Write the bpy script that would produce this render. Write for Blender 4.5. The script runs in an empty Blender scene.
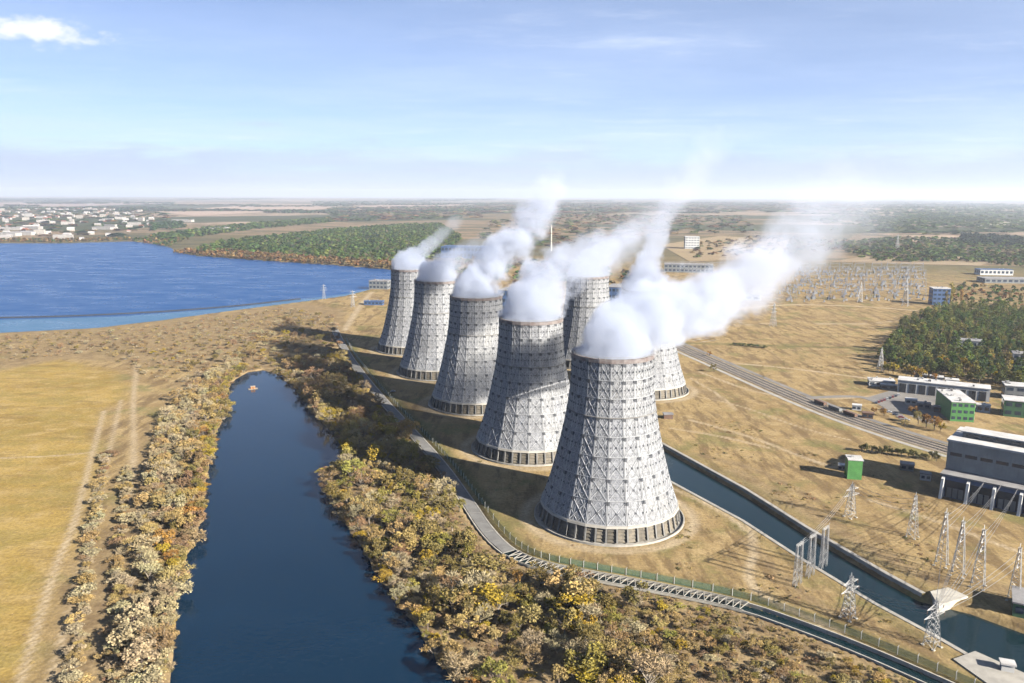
import bpy, math, random
import numpy as np
from mathutils import Vector, Matrix

R = math.radians
random.seed(7)
rng = np.random.default_rng(7)
scene = bpy.context.scene
col = scene.collection

# ------------------------------------------------------------------ camera
FPX, CAMH, EYE = 800.0, 175.0, 194.5
PITCH = math.atan((341.5 - EYE) / FPX)
ROLL = R(0.2)
FW = np.array([0, math.cos(PITCH), -math.sin(PITCH)])
UP0 = np.array([0, math.sin(PITCH), math.cos(PITCH)])
R0 = np.array([1.0, 0, 0])
RT = R0 * math.cos(ROLL) + UP0 * math.sin(ROLL)
UPV = UP0 * math.cos(ROLL) - R0 * math.sin(ROLL)
CAM = np.array([0, 0, CAMH])
cam = bpy.data.cameras.new('camera')
cam.sensor_width = 36
cam.lens = FPX / 1024 * 36
cam.clip_start = 1
cam.clip_end = 200000
cam_ob = bpy.data.objects.new('camera', cam)
col.objects.link(cam_ob)
cam_ob.matrix_world = Matrix(((RT[0], UPV[0], -FW[0], 0), (RT[1], UPV[1], -FW[1], 0), (RT[2], UPV[2], -FW[2], CAMH), (0, 0, 0, 1)))
scene.camera = cam_ob

def ray(x, y):
    return FW + RT * ((x - 512) / FPX) + UPV * ((341.5 - y) / FPX)
def gp(x, y, z=0.0):            # surveyed point of the photograph -> point of the ground plane
    d = ray(x, y)
    return CAM + d * ((z - CAMH) / d[2])
def at(x, y, Y):                # point at world depth Y
    d = ray(x, y)
    return CAM + d * (Y / d[1])
def G2(pts, z=0.0):
    return [tuple(gp(x, y, z)[:2]) for x, y in pts]

# ------------------------------------------------------------------ light
SUN_EL = R(25)
SUN_DIR = np.array([math.cos(R(-36)) * math.cos(SUN_EL), math.sin(R(-36)) * math.cos(SUN_EL), math.sin(SUN_EL)])  # towards the sun
world = bpy.data.worlds.new('World')
scene.world = world
world.use_nodes = True
EXPOSURE = 1.7
SKY_STRENGTH = 0.05
VEIL = 0.11               # thin even cirrus veil, thicker towards the horizon
SUN_STRENGTH = 5.0
sun = bpy.data.lights.new('sun', 'SUN')
sun.energy = SUN_STRENGTH
sun.angle = R(0.5)
sun.color = (1.0, 0.93, 0.83)
sun_ob = bpy.data.objects.new('sun', sun)
col.objects.link(sun_ob)
sun_ob.rotation_euler = Vector(SUN_DIR).to_track_quat('Z', 'Y').to_euler()
sun_ob.location = (500, -300, 500)
scene.view_settings.view_transform = 'Standard'
scene.view_settings.look = 'None'
scene.view_settings.exposure = EXPOSURE
scene.view_settings.gamma = 1
scene.view_settings.use_curve_mapping = False
cy = scene.cycles
cy.max_bounces = 5
cy.diffuse_bounces = 0
cy.glossy_bounces = 1
cy.transparent_max_bounces = 8
cy.volume_bounces = 2
cy.volume_max_steps = 128
cy.use_denoising = True
cy.use_adaptive_sampling = True
cy.adaptive_threshold = 0.03
cy.sample_clamp_indirect = 4

class NT:                        # small helper to write node trees
    def __init__(s, tree):
        s.t = tree
        s.n = tree.nodes
        s.l = tree.links
    def add(s, typ, **kw):
        nd = s.n.new(typ)
        for k, v in kw.items():
            setattr(nd, k, v)
        return nd
    def put(s, sock, v):
        if isinstance(v, bpy.types.NodeSocket):
            s.l.new(v, sock)
        elif v is not None:
            sock.default_value = v
    def math(s, op, a, b=None, c=None, clamp=False):
        nd = s.add('ShaderNodeMath', operation=op, use_clamp=clamp)
        for i, v in enumerate((a, b, c)):
            if v is not None:
                s.put(nd.inputs[i], v)
        return nd.outputs[0]
    def vmath(s, op, a, b=None, scale=None):
        nd = s.add('ShaderNodeVectorMath', operation=op)
        s.put(nd.inputs[0], a)
        if b is not None:
            s.put(nd.inputs[1], b)
        if scale is not None:
            s.put(nd.inputs['Scale'], scale)
        return nd
    def mix(s, fac, a, b, blend='MIX'):
        nd = s.add('ShaderNodeMix', data_type='RGBA', blend_type=blend)
        s.put(nd.inputs[0], fac)
        s.put(nd.inputs[6], a if isinstance(a, bpy.types.NodeSocket) else (*a[:3], 1))
        s.put(nd.inputs[7], b if isinstance(b, bpy.types.NodeSocket) else (*b[:3], 1))
        return nd.outputs[2]
    def noise(s, vec, scale, detail=4, rough=0.55, dist=0.0):
        nd = s.add('ShaderNodeTexNoise')
        s.put(nd.inputs['Vector'], vec)
        nd.inputs['Scale'].default_value = scale
        nd.inputs['Detail'].default_value = detail
        nd.inputs['Roughness'].default_value = rough
        nd.inputs['Distortion'].default_value = dist
        return nd.outputs['Fac']
    def ramp(s, v, lo, hi, a=0.0, b=1.0, smooth=True):
        nd = s.add('ShaderNodeMapRange', interpolation_type='SMOOTHSTEP' if smooth else 'LINEAR')
        s.put(nd.inputs['Value'], v)
        for k, x in (('From Min', lo), ('From Max', hi), ('To Min', a), ('To Max', b)):
            s.put(nd.inputs[k], x)
        return nd.outputs[0]
    def map(s, vec, scale=(1, 1, 1), rot=(0, 0, 0), loc=(0, 0, 0)):
        nd = s.add('ShaderNodeMapping')
        s.put(nd.inputs['Vector'], vec)
        nd.inputs['Scale'].default_value = scale
        nd.inputs['Rotation'].default_value = rot
        nd.inputs['Location'].default_value = loc
        return nd.outputs[0]

# sky: Nishita + thin clouds laid on a high cloud layer
w = NT(world.node_tree)
w.n.clear()
sky = w.add('ShaderNodeTexSky', sky_type='NISHITA')
sky.sun_disc = False
sky.sun_elevation = SUN_EL
sky.sun_rotation = math.atan2(SUN_DIR[0], SUN_DIR[1])
sky.altitude = 0
sky.air_density = 0.42
sky.dust_density = 0.0
sky.ozone_density = 3.0
tc = w.add('ShaderNodeTexCoord').outputs['Generated']
sep = w.add('ShaderNodeSeparateXYZ')
w.put(sep.inputs[0], tc)
el = sep.outputs[2]
den = w.math('ADD', w.math('MAXIMUM', el, 0.0), 0.035)
comb = w.add('ShaderNodeCombineXYZ')
w.put(comb.inputs[0], w.math('DIVIDE', sep.outputs[0], den))
w.put(comb.inputs[1], w.math('DIVIDE', sep.outputs[1], den))
layer = comb.outputs[0]
n1 = w.noise(w.map(layer, (0.22, 0.30, 1)), 1.0, 7, 0.62)
n2 = w.noise(w.map(tc, (7.0, 7.0, 38.0)), 1.0, 6, 0.65)
n4 = w.noise(w.map(tc, (2.2, 2.2, 1.0)), 1.0, 2, 0.5)
wisp = w.math('MULTIPLY', w.ramp(w.noise(w.map(layer, (0.5, 0.85, 1), (0, 0, 0.5)), 1.0, 8, 0.68), 0.52, 0.80), 0.5)
n3 = w.noise(w.map(tc, (30.0, 30.0, 55.0)), 1.0, 5, 0.6)
air = w.math('DIVIDE', -VEIL, w.math('ADD', w.math('MAXIMUM', el, 0.0), 0.02))
veil = w.math('MULTIPLY', w.math('SUBTRACT', 1.0, w.math('POWER', math.e, air)), w.ramp(n1, 0.32, 0.72, 0.70, 1.25), clamp=True)
bandmask = w.math('MULTIPLY', w.ramp(w.math('ADD', el, w.math('MULTIPLY', w.math('SUBTRACT', n2, 0.5), 0.10)), 0.030, 0.062, 1.0, 0.0), w.ramp(n4, 0.35, 0.65, 0.55, 0.95))
def puff(px, py, rx, rz, amp):
    d = ray(px, py)
    d = d / np.linalg.norm(d)
    q = w.vmath('SUBTRACT', tc, tuple(d)).outputs[0]
    q = w.map(q, (1 / rx, 1 / rx, 1 / rz))
    ln = w.vmath('LENGTH', q).outputs['Value']
    return w.math('MULTIPLY', w.ramp(w.math('ADD', ln, w.math('MULTIPLY', w.math('SUBTRACT', n3, 0.5), 2.6)), 0.2, 1.1, 1.0, 0.0), amp)
p1 = puff(40, 33, 0.06, 0.016, 0.95)
p2 = puff(240, 74, 0.03, 0.008, 0.35)
p3 = puff(253, 124, 0.03, 0.005, 0.3)
p4 = puff(10, 135, 0.05, 0.014, 0.5)
p5 = puff(700, 140, 0.05, 0.016, 0.35)
cl = w.math('MAXIMUM', veil, w.math('MAXIMUM', w.math('MULTIPLY', p1, 0.0), w.math('MAXIMUM', p2, w.math('MAXIMUM', p4, p5))))
skyc = w.mix(cl, sky.outputs[0], (4.6, 5.6, 7.7))
skyc = w.mix(wisp, skyc, (6.4, 6.9, 7.8))
skyc = w.mix(p1, skyc, (6.6, 6.8, 7.4))
skyc = w.mix(bandmask, skyc, (3.6, 4.15, 5.2))
skyc = w.mix(p3, skyc, (3.9, 4.2, 5.5))
bg = w.add('ShaderNodeBackground')
w.put(bg.inputs[0], skyc)
bg.inputs[1].default_value = SKY_STRENGTH
wo = w.add('ShaderNodeOutputWorld')
w.put(wo.inputs[0], bg.outputs[0])

# ------------------------------------------------------------------ helpers
def link(o, parent=None):
    col.objects.link(o)
    if parent is not None:
        o.parent = parent
    return o
def tag(o, label=None, cat=None, group=None, kind=None):
    if label: o['label'] = label
    if cat: o['category'] = cat
    if group: o['group'] = group
    if kind: o['kind'] = kind
    return o
def empty(name, loc=(0, 0, 0), rz=0.0):
    o = bpy.data.objects.new(name, None)
    o.location = loc
    o.rotation_euler = (0, 0, rz)
    return link(o)
def place(name, mesh, loc=(0, 0, 0), rz=0.0, parent=None, scale=None):
    o = bpy.data.objects.new(name, mesh)
    o.location = loc
    o.rotation_euler = (0, 0, rz)
    if scale is not None:
        o.scale = scale if hasattr(scale, '__len__') else (scale,) * 3
    return link(o, parent)
def copy_tree(o, parent=None):
    c = o.copy()
    link(c, parent)
    for ch in o.children:
        copy_tree(ch, c)
    return c

class MB:
    def __init__(s):
        s.v = []; s.f = []; s.m = []
    def face(s, idx, m=0):
        s.f.append(idx); s.m.append(m)
    def quad(s, a, b, c, d, m=0):
        i = len(s.v); s.v += [tuple(a), tuple(b), tuple(c), tuple(d)]
        s.face((i, i + 1, i + 2, i + 3), m)
    def hexa(s, p, m=0):         # 8 points: bottom 4 ccw, top 4 ccw
        i = len(s.v); s.v += [tuple(q) for q in p]
        for f in ((3, 2, 1, 0), (4, 5, 6, 7), (0, 1, 5, 4), (1, 2, 6, 5), (2, 3, 7, 6), (3, 0, 4, 7)):
            s.face(tuple(i + k for k in f), m)
    def box(s, x0, x1, y0, y1, z0, z1, m=0, fr=None):
        p = [(x0, y0, z0), (x1, y0, z0), (x1, y1, z0), (x0, y1, z0), (x0, y0, z1), (x1, y0, z1), (x1, y1, z1), (x0, y1, z1)]
        if fr: p = [fr(q) for q in p]
        s.hexa(p, m)
    def beam(s, a, b, r, m=0, n=4, r2=None):
        a = Vector(a); b = Vector(b); d = (b - a)
        if d.length < 1e-6: return
        d.normalize()
        x = d.cross(Vector((0, 0, 1)) if abs(d.z) < 0.95 else Vector((1, 0, 0))).normalized()
        y = d.cross(x)
        i = len(s.v); r2 = r if r2 is None else r2
        for q, rr in ((a, r), (b, r2)):
            for k in range(n):
                t = 2 * math.pi * (k + 0.5) / n
                s.v.append(tuple(q + x * math.cos(t) * rr + y * math.sin(t) * rr))
        for k in range(n):
            k2 = (k + 1) % n
            s.face((i + k, i + k2, i + n + k2, i + n + k), m)
        s.face(tuple(i + n - 1 - k for k in range(n)), m)
        s.face(tuple(i + n + k for k in range(n)), m)
    def ring(s, prof, n, m=0, close=True, phase=0.0):   # lathe of a (r, z) profile
        i = len(s.v); L = len(prof)
        for k in range(n):
            t = 2 * math.pi * k / n + phase
            for r, z in prof:
                s.v.append((r * math.cos(t), r * math.sin(t), z))
        for k in range(n):
            k2 = (k + 1) % n
            for j in range(L if close else L - 1):
                j2 = (j + 1) % L
                s.face((i + k * L + j, i + k2 * L + j, i + k2 * L + j2, i + k * L + j2), m)
    def poly(s, pts, z, m=0):
        i = len(s.v); s.v += [(x, y, z) for x, y in pts]
        s.face(tuple(range(i, i + len(pts))), m)
    def mesh(s, name, mats):
        me = bpy.data.meshes.new(name)
        me.from_pydata(s.v, [], s.f)
        for mt in (mats if isinstance(mats, (list, tuple)) else [mats]):
            me.materials.append(mt)
        if any(s.m):
            me.polygons.foreach_set('material_index', s.m)
        me.update()
        return me
    def build(s, name, mats, parent=None, loc=(0, 0, 0), rz=0.0):
        return place(name, s.mesh(name, mats), loc, rz, parent)

def offset_line(pts, d):
    P = np.array(pts, float); out = []
    for i in range(len(P)):
        a = P[max(i - 1, 0)]; b = P[min(i + 1, len(P) - 1)]
        t = (b - a) / np.linalg.norm(b - a)
        out.append(P[i] + np.array([-t[1], t[0]]) * d)
    return np.array(out)
def strip(mb, pts, prof, m=0):   # sweep an open (offset, z) profile along a line
    rows = [(offset_line(pts, o), z) for o, z in prof]
    for (A, za), (B, zb) in zip(rows[:-1], rows[1:]):
        for i in range(len(pts) - 1):
            mb.quad((*A[i], za), (*A[i + 1], za), (*B[i + 1], zb), (*B[i], zb), m)
def dens(pts, step):
    P = np.array(pts, float); out = [P[0]]
    for a, b in zip(P[:-1], P[1:]):
        n = max(1, int(np.linalg.norm(b - a) / step))
        out += [a + (b - a) * k / n for k in range(1, n + 1)]
    return np.array(out)
def smooth_line(pts, it=2):
    P = [np.array(p, float) for p in pts]
    for _ in range(it):
        Q = [P[0]]
        for a, b in zip(P[:-1], P[1:]):
            Q += [a * 0.75 + b * 0.25, a * 0.25 + b * 0.75]
        P = Q + [P[-1]]
    return np.array(P)
def in_poly(X, Y, poly):
    P = np.array(poly); ins = np.zeros(X.shape, bool); j = len(P) - 1
    for i in range(len(P)):
        xi, yi = P[i]; xj, yj = P[j]
        if yi != yj:
            c = ((yi > Y) != (yj > Y)) & (X < (xj - xi) * (Y - yi) / (yj - yi) + xi)
            ins ^= c
        j = i
    return ins
def line_dist(X, Y, pts, closed=False):
    A_ = np.array(pts, float); lo_, hi_ = A_.min(0) - 130, A_.max(0) + 130
    box = (X > lo_[0]) & (X < hi_[0]) & (Y > lo_[1]) & (Y < hi_[1])
    out = np.full(X.shape, 1e5)
    if box.any(): out[box] = line_dist_all(X[box], Y[box], pts, closed)
    return out
def line_dist_all(X, Y, pts, closed=False):
    P = list(map(np.array, pts)); d = np.full(X.shape, 1e12)
    if closed: P = P + [P[0]]
    for a, b in zip(P[:-1], P[1:]):
        vx, vy = b - a
        L = vx * vx + vy * vy + 1e-9
        t = np.clip(((X - a[0]) * vx + (Y - a[1]) * vy) / L, 0, 1)
        d = np.minimum(d, (X - a[0] - t * vx) ** 2 + (Y - a[1] - t * vy) ** 2)
    return np.sqrt(d)
def sdf(X, Y, poly):             # positive inside
    d = line_dist(X, Y, poly, True)
    return np.where(in_poly(X, Y, poly), d, -d)

# ------------------------------------------------------------------ materials
ALB = 0.75
def mat(name, c1, c2=None, scale=1.0, rough=0.8, metal=0.0, bump=0.0, bscale=None, detail=5, randv=0.0, coords='Object', alpha=1.0, stretch=(1, 1, 1), spec=None):
    m = bpy.data.materials.new(name)
    m.use_nodes = True
    t = NT(m.node_tree)
    b = t.n['Principled BSDF']
    b.inputs['Roughness'].default_value = rough
    b.inputs['Metallic'].default_value = metal
    if spec is not None: b.inputs['Specular IOR Level'].default_value = spec
    tcn = t.add('ShaderNodeTexCoord').outputs['Object'] if coords == 'Object' else t.add('ShaderNodeNewGeometry').outputs['Position']
    if stretch != (1, 1, 1): tcn = t.map(tcn, stretch)
    c2 = c2 or tuple(x * 0.75 for x in c1)
    c1 = tuple(x * ALB for x in c1); c2 = tuple(x * ALB for x in c2)
    c = t.mix(t.ramp(t.noise(tcn, scale, detail, 0.65), 0.32, 0.68), c1, c2)
    if randv:
        oi = t.add('ShaderNodeObjectInfo').outputs['Random']
        c = t.mix(1.0, c, t.mix(oi, (1 - randv,) * 3, (1 + randv,) * 3), 'MULTIPLY')
    t.put(b.inputs['Base Color'], c)
    if bump:
        bn = t.add('ShaderNodeBump')
        bn.inputs['Strength'].default_value = bump
        t.put(bn.inputs['Height'], t.noise(tcn, bscale or scale * 4, 4, 0.6))
        t.put(b.inputs['Normal'], bn.outputs[0])
    if alpha < 1: b.inputs['Alpha'].default_value = alpha
    return m
M = {}
M['concrete'] = mat('concrete', (0.46, 0.43, 0.37), (0.33, 0.31, 0.27), 0.15, 0.85, coords='P')
M['concrete_light'] = mat('concrete_light', (0.58, 0.55, 0.47), (0.42, 0.38, 0.31), 0.2, 0.85, coords='P')
M['slab'] = mat('dark_slab', (0.24, 0.235, 0.22), (0.17, 0.165, 0.155), 0.15, 0.9, coords='P')  # concrete darkened: shade over the channel's cover slabs is put into the colour
M['asphalt'] = mat('asphalt', (0.17, 0.16, 0.15), (0.26, 0.24, 0.21), 0.05, 0.9, coords='P')
M['gravel'] = mat('gravel', (0.40, 0.33, 0.25), (0.27, 0.225, 0.175), 0.12, 0.95, coords='P')
M['soil_light'] = mat('soil_light', (0.50, 0.40, 0.25), (0.38, 0.28, 0.15), 0.1, 0.95, coords='P')
M['rail'] = mat('rail', (0.25, 0.22, 0.2), None, 1, 0.5, 0.6)
M['steel_grey'] = mat('weathered_steel', (0.20, 0.215, 0.25), (0.14, 0.15, 0.175), 0.5, 0.6, 0.2)
M['galv'] = mat('galvanised', (0.60, 0.60, 0.59), (0.44, 0.43, 0.41), 0.5, 0.55, 0.15)
M['insul'] = mat('insulator', (0.2, 0.12, 0.08), None, 2, 0.3)
M['cable'] = mat('cable', (0.5, 0.5, 0.5), None, 2, 0.5, 0.4)
M['white_wall'] = mat('white_wall', (0.72, 0.72, 0.70), (0.6, 0.59, 0.55), 0.2, 0.8)
M['hall_clad'] = mat('hall_cladding', (0.46, 0.47, 0.45), (0.36, 0.37, 0.355), 0.15, 0.6)
M['grey_clad'] = mat('grey_cladding', (0.24, 0.25, 0.245), (0.17, 0.18, 0.18), 0.15, 0.6)
M['roof_white'] = mat('roof_white', (0.70, 0.69, 0.66), (0.52, 0.50, 0.47), 0.12, 0.7)
M['roof_mid'] = mat('roof_mid', (0.46, 0.44, 0.42), (0.33, 0.31, 0.30), 0.02, 0.8, randv=0.25)
M['roof_grey'] = mat('roof_grey', (0.34, 0.33, 0.32), (0.22, 0.21, 0.21), 0.12, 0.8)
M['green_paint'] = mat('green_paint', (0.10, 0.31, 0.08), (0.07, 0.22, 0.06), 0.3, 0.55)
M['green_dull'] = mat('green_dull', (0.06, 0.17, 0.07), (0.05, 0.12, 0.06), 0.3, 0.6)
M['blue_clad'] = mat('blue_cladding', (0.07, 0.13, 0.28), (0.05, 0.10, 0.20), 0.2, 0.55)
M['glass'] = mat('window_glass', (0.03, 0.045, 0.07), (0.05, 0.07, 0.10), 0.4, 0.12)
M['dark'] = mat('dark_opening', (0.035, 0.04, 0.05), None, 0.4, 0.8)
M['red_roof'] = mat('red_roof', (0.32, 0.12, 0.08), (0.22, 0.1, 0.07), 0.3, 0.8, randv=0.3)
M['town_wall'] = mat('town_wall', (0.50, 0.47, 0.42), (0.40, 0.37, 0.33), 0.1, 0.85, randv=0.3)
M['house_wall'] = mat('house_wall', (0.46, 0.42, 0.36), (0.38, 0.34, 0.29), 0.1, 0.85, randv=0.25)
M['wood'] = mat('weathered_wood', (0.45, 0.40, 0.32), (0.32, 0.28, 0.22), 0.8, 0.85)
M['bark'] = mat('bark', (0.15, 0.11, 0.08), (0.09, 0.07, 0.055), 1.5, 0.95)
M['bark_pale'] = mat('bark_pale', (0.34, 0.29, 0.22), (0.22, 0.18, 0.14), 1.5, 0.95)
M['car_white'] = mat('car_paint_white', (0.75, 0.76, 0.78), None, 1, 0.3)
M['car_dark'] = mat('car_paint_dark', (0.06, 0.07, 0.10), None, 1, 0.3)
M['car_red'] = mat('car_paint_red', (0.4, 0.07, 0.05), None, 1, 0.3)
M['orange'] = mat('orange_paint', (0.62, 0.24, 0.05), (0.5, 0.2, 0.06), 1, 0.5)
M['tyre'] = mat('tyre', (0.02, 0.02, 0.02), None, 1, 0.9)
M['rust'] = mat('rusty_steel', (0.20, 0.11, 0.07), (0.12, 0.075, 0.055), 0.3, 0.85)

def fence_mat():
    m = bpy.data.materials.new('green_wire_mesh')
    m.use_nodes = True
    t = NT(m.node_tree)
    b = t.n['Principled BSDF']
    b.inputs['Base Color'].default_value = (0.12, 0.24, 0.17, 1)
    b.inputs['Roughness'].default_value = 0.6
    b.inputs['Alpha'].default_value = 0.55
    return m
M['mesh_green'] = fence_mat()

def leaf_mat(name, attr):
    m = bpy.data.materials.new(name)
    m.use_nodes = True
    t = NT(m.node_tree)
    b = t.n['Principled BSDF']
    b.inputs['Roughness'].default_value = 0.75
    b.inputs['Specular IOR Level'].default_value = 0.2
    tint = t.add('ShaderNodeAttribute', attribute_name='tint').outputs['Color'] if attr else t.add('ShaderNodeObjectInfo').outputs['Color']
    lv = t.add('ShaderNodeAttribute', attribute_name='leafvar').outputs['Fac']
    c = t.mix(1.0, tint, t.mix(lv, (0.42,) * 3, (1.15, 1.12, 1.02)), 'MULTIPLY')
    t.put(b.inputs['Base Color'], c)
    tr = t.add('ShaderNodeBsdfTranslucent')
    t.put(tr.inputs[0], c)
    mx = t.add('ShaderNodeMixShader')
    mx.inputs[0].default_value = 0.22
    t.put(mx.inputs[1], b.outputs[0])
    t.put(mx.inputs[2], tr.outputs[0])
    t.put(t.n['Material Output'].inputs[0], mx.outputs[0])
    return m
M['leaf'] = leaf_mat('foliage', False)
M['leaf_mass'] = leaf_mat('foliage_mass', True)

def water_mat(name, colr, rough, bscale, bstr, spec=0.4):
    m = bpy.data.materials.new(name)
    m.use_nodes = True
    t = NT(m.node_tree)
    b = t.n['Principled BSDF']
    pos = t.add('ShaderNodeNewGeometry').outputs['Position']
    big = t.noise(t.map(pos, (1, 2.2, 1), (0, 0, 0.5)), 0.012, 4, 0.6)
    c = t.mix(big, tuple(x * 0.8 for x in colr), tuple(x * 1.25 for x in colr))
    t.put(b.inputs['Base Color'], c)
    t.put(b.inputs['Roughness'], t.ramp(big, 0.3, 0.7, rough * 0.8, rough * 1.3))
    b.inputs['IOR'].default_value = 1.33
    b.inputs['Specular IOR Level'].default_value = spec
    bn = t.add('ShaderNodeBump')
    bn.inputs['Strength'].default_value = bstr
    bn.inputs['Distance'].default_value = 0.3
    n = t.math('ADD', t.noise(t.map(pos, (1, 1.6, 1), (0, 0, 0.6)), bscale, 3, 0.6), t.math('MULTIPLY', t.noise(pos, bscale * 0.2, 3, 0.6), 1.2))
    t.put(bn.inputs['Height'], n)
    t.put(b.inputs['Normal'], bn.outputs[0])
    return m
M['river_water'] = water_mat('river_water', (0.002, 0.016, 0.036), 0.08, 0.35, 0.18)
M['lake_water'] = water_mat('lake_water', (0.001, 0.048, 0.165), 0.30, 0.10, 0.5, 0.18)
M['shallow_water'] = water_mat('shallow_water', (0.045, 0.115, 0.20), 0.3, 0.12, 0.5, 0.2)
M['canal_water'] = water_mat('canal_water', (0.004, 0.016, 0.020), 0.10, 0.4, 0.3)

# ------------------------------------------------------------------ outlines surveyed from the photograph
WL = -1.5
river = [(262, 370), (248, 372), (230, 383), (226, 397), (230, 410), (219, 426), (213, 445), (211, 462), (206, 482), (203, 512), (197, 535), (184, 562), (178, 588), (176, 620), (173, 660), (172, 700)]
river_r = [(470, 705), (445, 672), (425, 642), (405, 612), (385, 585), (370, 562), (352, 535), (338, 512), (322, 490), (322, 474), (340, 463), (342, 446), (331, 430), (314, 415), (303, 398), (288, 381), (275, 373)]
RIV_L = G2(river, WL)
RIV_R = G2(river_r, WL)
def ragged(pts, amp, seed):
    r_ = np.random.default_rng(seed); P = smooth_line(dens(pts, 9), 1); return [tuple(p + r_.normal(size=2) * amp) for p in P]
RIV_L = ragged(RIV_L, 0.9, 1); RIV_R = ragged(RIV_R, 1.3, 2)
_l = np.array(RIV_L[-1]); _r = np.array(RIV_R[0])
RIVER = RIV_L + [(_l[0] + 14, _l[1] - 140), (_l[0] + 20, -600), (_l[0] + 160, -600), (_r[0] + 14, _r[1] - 140)] + RIV_R
LAKE_PX = [(-420, 340), (-200, 338), (0, 333), (100, 328), (165, 320), (230, 311), (300, 302), (345, 296), (372, 289), (386, 283), (400, 276), (396, 270), (372, 268.5), (330, 265), (280, 262), (230, 258.5), (195, 256), (173, 252), (168, 247.5), (150, 243.5), (130, 241.5), (95, 242.5), (60, 243.5), (0, 243.5), (-200, 246), (-420, 250)]
LAKE = G2(LAKE_PX, -1.0)
CAN_FAR = G2([(560, 392), (600, 412), (661, 443.5), (744, 489), (806, 528), (885, 574), (922, 594), (972, 606), (1050, 634), (1200, 694)])
CAN_NEAR = G2([(575, 428), (620, 452), (668, 479), (744, 520), (802, 557.5), (877, 603), (935, 634), (968, 653), (1030, 690), (1120, 740)])
CANAL = CAN_FAR + CAN_NEAR[::-1]
FLUME_PX = [(335, 330), (341, 343), (352, 362), (375, 392), (405, 425), (440, 463), (468, 503), (488, 534), (512, 556), (545, 568), (600, 578), (660, 589), (740, 605), (800, 626), (860, 649), (940, 684), (1010, 716)]
FLUME = smooth_line(G2(FLUME_PX), 2)
TOWERS = [(54, 420), (13, 541), (-30, 662), (-74, 783), (-115, 904), (79, 833), (120, 712)]

# ------------------------------------------------------------------ ground
def axis(c0, c1, step, lo, hi, grow=0.022):
    a = list(np.arange(c0, c1 + step, step))
    up = [a[-1]]
    while up[-1] < hi: up.append(up[-1] + max(step, step + grow * (up[-1] - c1) * 1.2))
    dn = [a[0]]
    while dn[-1] > lo: dn.append(dn[-1] - max(step, step + grow * (c0 - dn[-1]) * 1.2))
    return np.array(dn[::-1][:-1] + a + up[1:])
gx = axis(-330, 430, 2.4, -36000, 36000)
gy = axis(240, 800, 2.4, -1500, 42000)
X, Y = np.meshgrid(gx, gy)
inw = sdf(X, Y, RIVER)
inl = sdf(X, Y, LAKE)
inc = sdf(X, Y, CANAL)
Z = np.zeros_like(X)
def wob(X, Y, s, seed):
    r = np.random.default_rng(seed); o = np.zeros_like(X)
    for k in range(6):
        a = r.uniform(0, 6.28); f = s * 1.7 ** k * r.uniform(0.8, 1.2)
        o += np.sin((X * math.cos(a) + Y * math.sin(a)) * f + r.uniform(0, 6.28)) / 1.35 ** k
    return o / 3.2
near = np.clip((1500 - Y) / 600, 0, 1)
bank = np.clip(1 - np.abs(inw + 30) / 40, 0, 1)
Z += near * bank * wob(X, Y, 0.06, 3) * 0.5
slope_l = np.where(inl > -40, np.clip((inl + 3.0) * 0.33, 0, 4.0), 0)
Z -= np.clip((inw + 2.5) * 0.6, 0, 4.5)
Z -= slope_l
Z -= np.clip((inc + 1.0) * 0.9, 0, 5.0)
fd = line_dist(X, Y, FLUME)
Z -= np.clip((4.9 - fd) * 0.9, 0, 2.2) * (Y < 1000)
ny, nx = X.shape
verts = np.stack([X, Y, Z], -1).reshape(-1, 3)
idx = np.arange(nx * ny).reshape(ny, nx)
quads = np.stack([idx[:-1, :-1], idx[:-1, 1:], idx[1:, 1:], idx[1:, :-1]], -1).reshape(-1, 4)
def np_mesh(name, verts, quads):
    me = bpy.data.meshes.new(name)
    me.vertices.add(len(verts)); me.vertices.foreach_set('co', verts.astype(np.float32).ravel())
    k = quads.shape[1]
    me.loops.add(quads.size); me.loops.foreach_set('vertex_index', quads.astype(np.int32).ravel())
    me.polygons.add(len(quads)); me.polygons.foreach_set('loop_start', np.arange(0, quads.size, k, dtype=np.int32))
    me.polygons.foreach_set('loop_total', np.full(len(quads), k, dtype=np.int32))
    me.update(calc_edges=True)
    return me
gme = np_mesh('ground', verts, quads)
def wob_(X, Y): return wob(X, Y, 0.03, 9)
# zones: R meadow, G bare track, B brown scrub land, A green grass
FIELD = G2([(-300, 352), (0, 372), (60, 360), (118, 372), (122, 400), (104, 411), (88, 470), (73, 531), (58, 557), (18, 690), (-400, 690)])
meadow = np.clip((sdf(X, Y, FIELD) + 7 * wob_(X, Y)) / 16 + 0.6, 0, 1)
tracks = [([(137, 365), (133, 400), (134, 440), (133, 470), (124, 520)], 1.8), ([(104, 411), (88, 470), (73, 531), (58, 557), (18, 690)], 1.6), ([(121, 400), (112, 440), (99, 500), (85, 560), (62, 640), (45, 700)], 1.2),
          ([(745, 515), (753, 535), (754, 555), (747, 575), (756, 592), (790, 610), (840, 632)], 2.0), ([(668, 487), (700, 500), (735, 520), (745, 530)], 1.6), ([(0, 458), (60, 456), (95, 452)], 1.0),
          ([(690, 420), (720, 428), (760, 440), (805, 458), (835, 468)], 1.8), ([(670, 428), (720, 436), (770, 448)], 1.3),
          ([(690, 395), (740, 405), (800, 428), (850, 440)], 1.0), ([(690, 378), (720, 395), (735, 410)], 1.2), ([(700, 330), (770, 322), (860, 325), (905, 320)], 2.0), ([(720, 362), (790, 368), (880, 380)], 2.5), ([(700, 372), (760, 395), (830, 400), (880, 395)], 1.6),
          ([(345, 330), (352, 318), (362, 303), (372, 292)], 4.0), ([(870, 500), (935, 520), (1000, 545), (1030, 556)], 1.6)]
tr = np.zeros_like(X)
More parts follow.
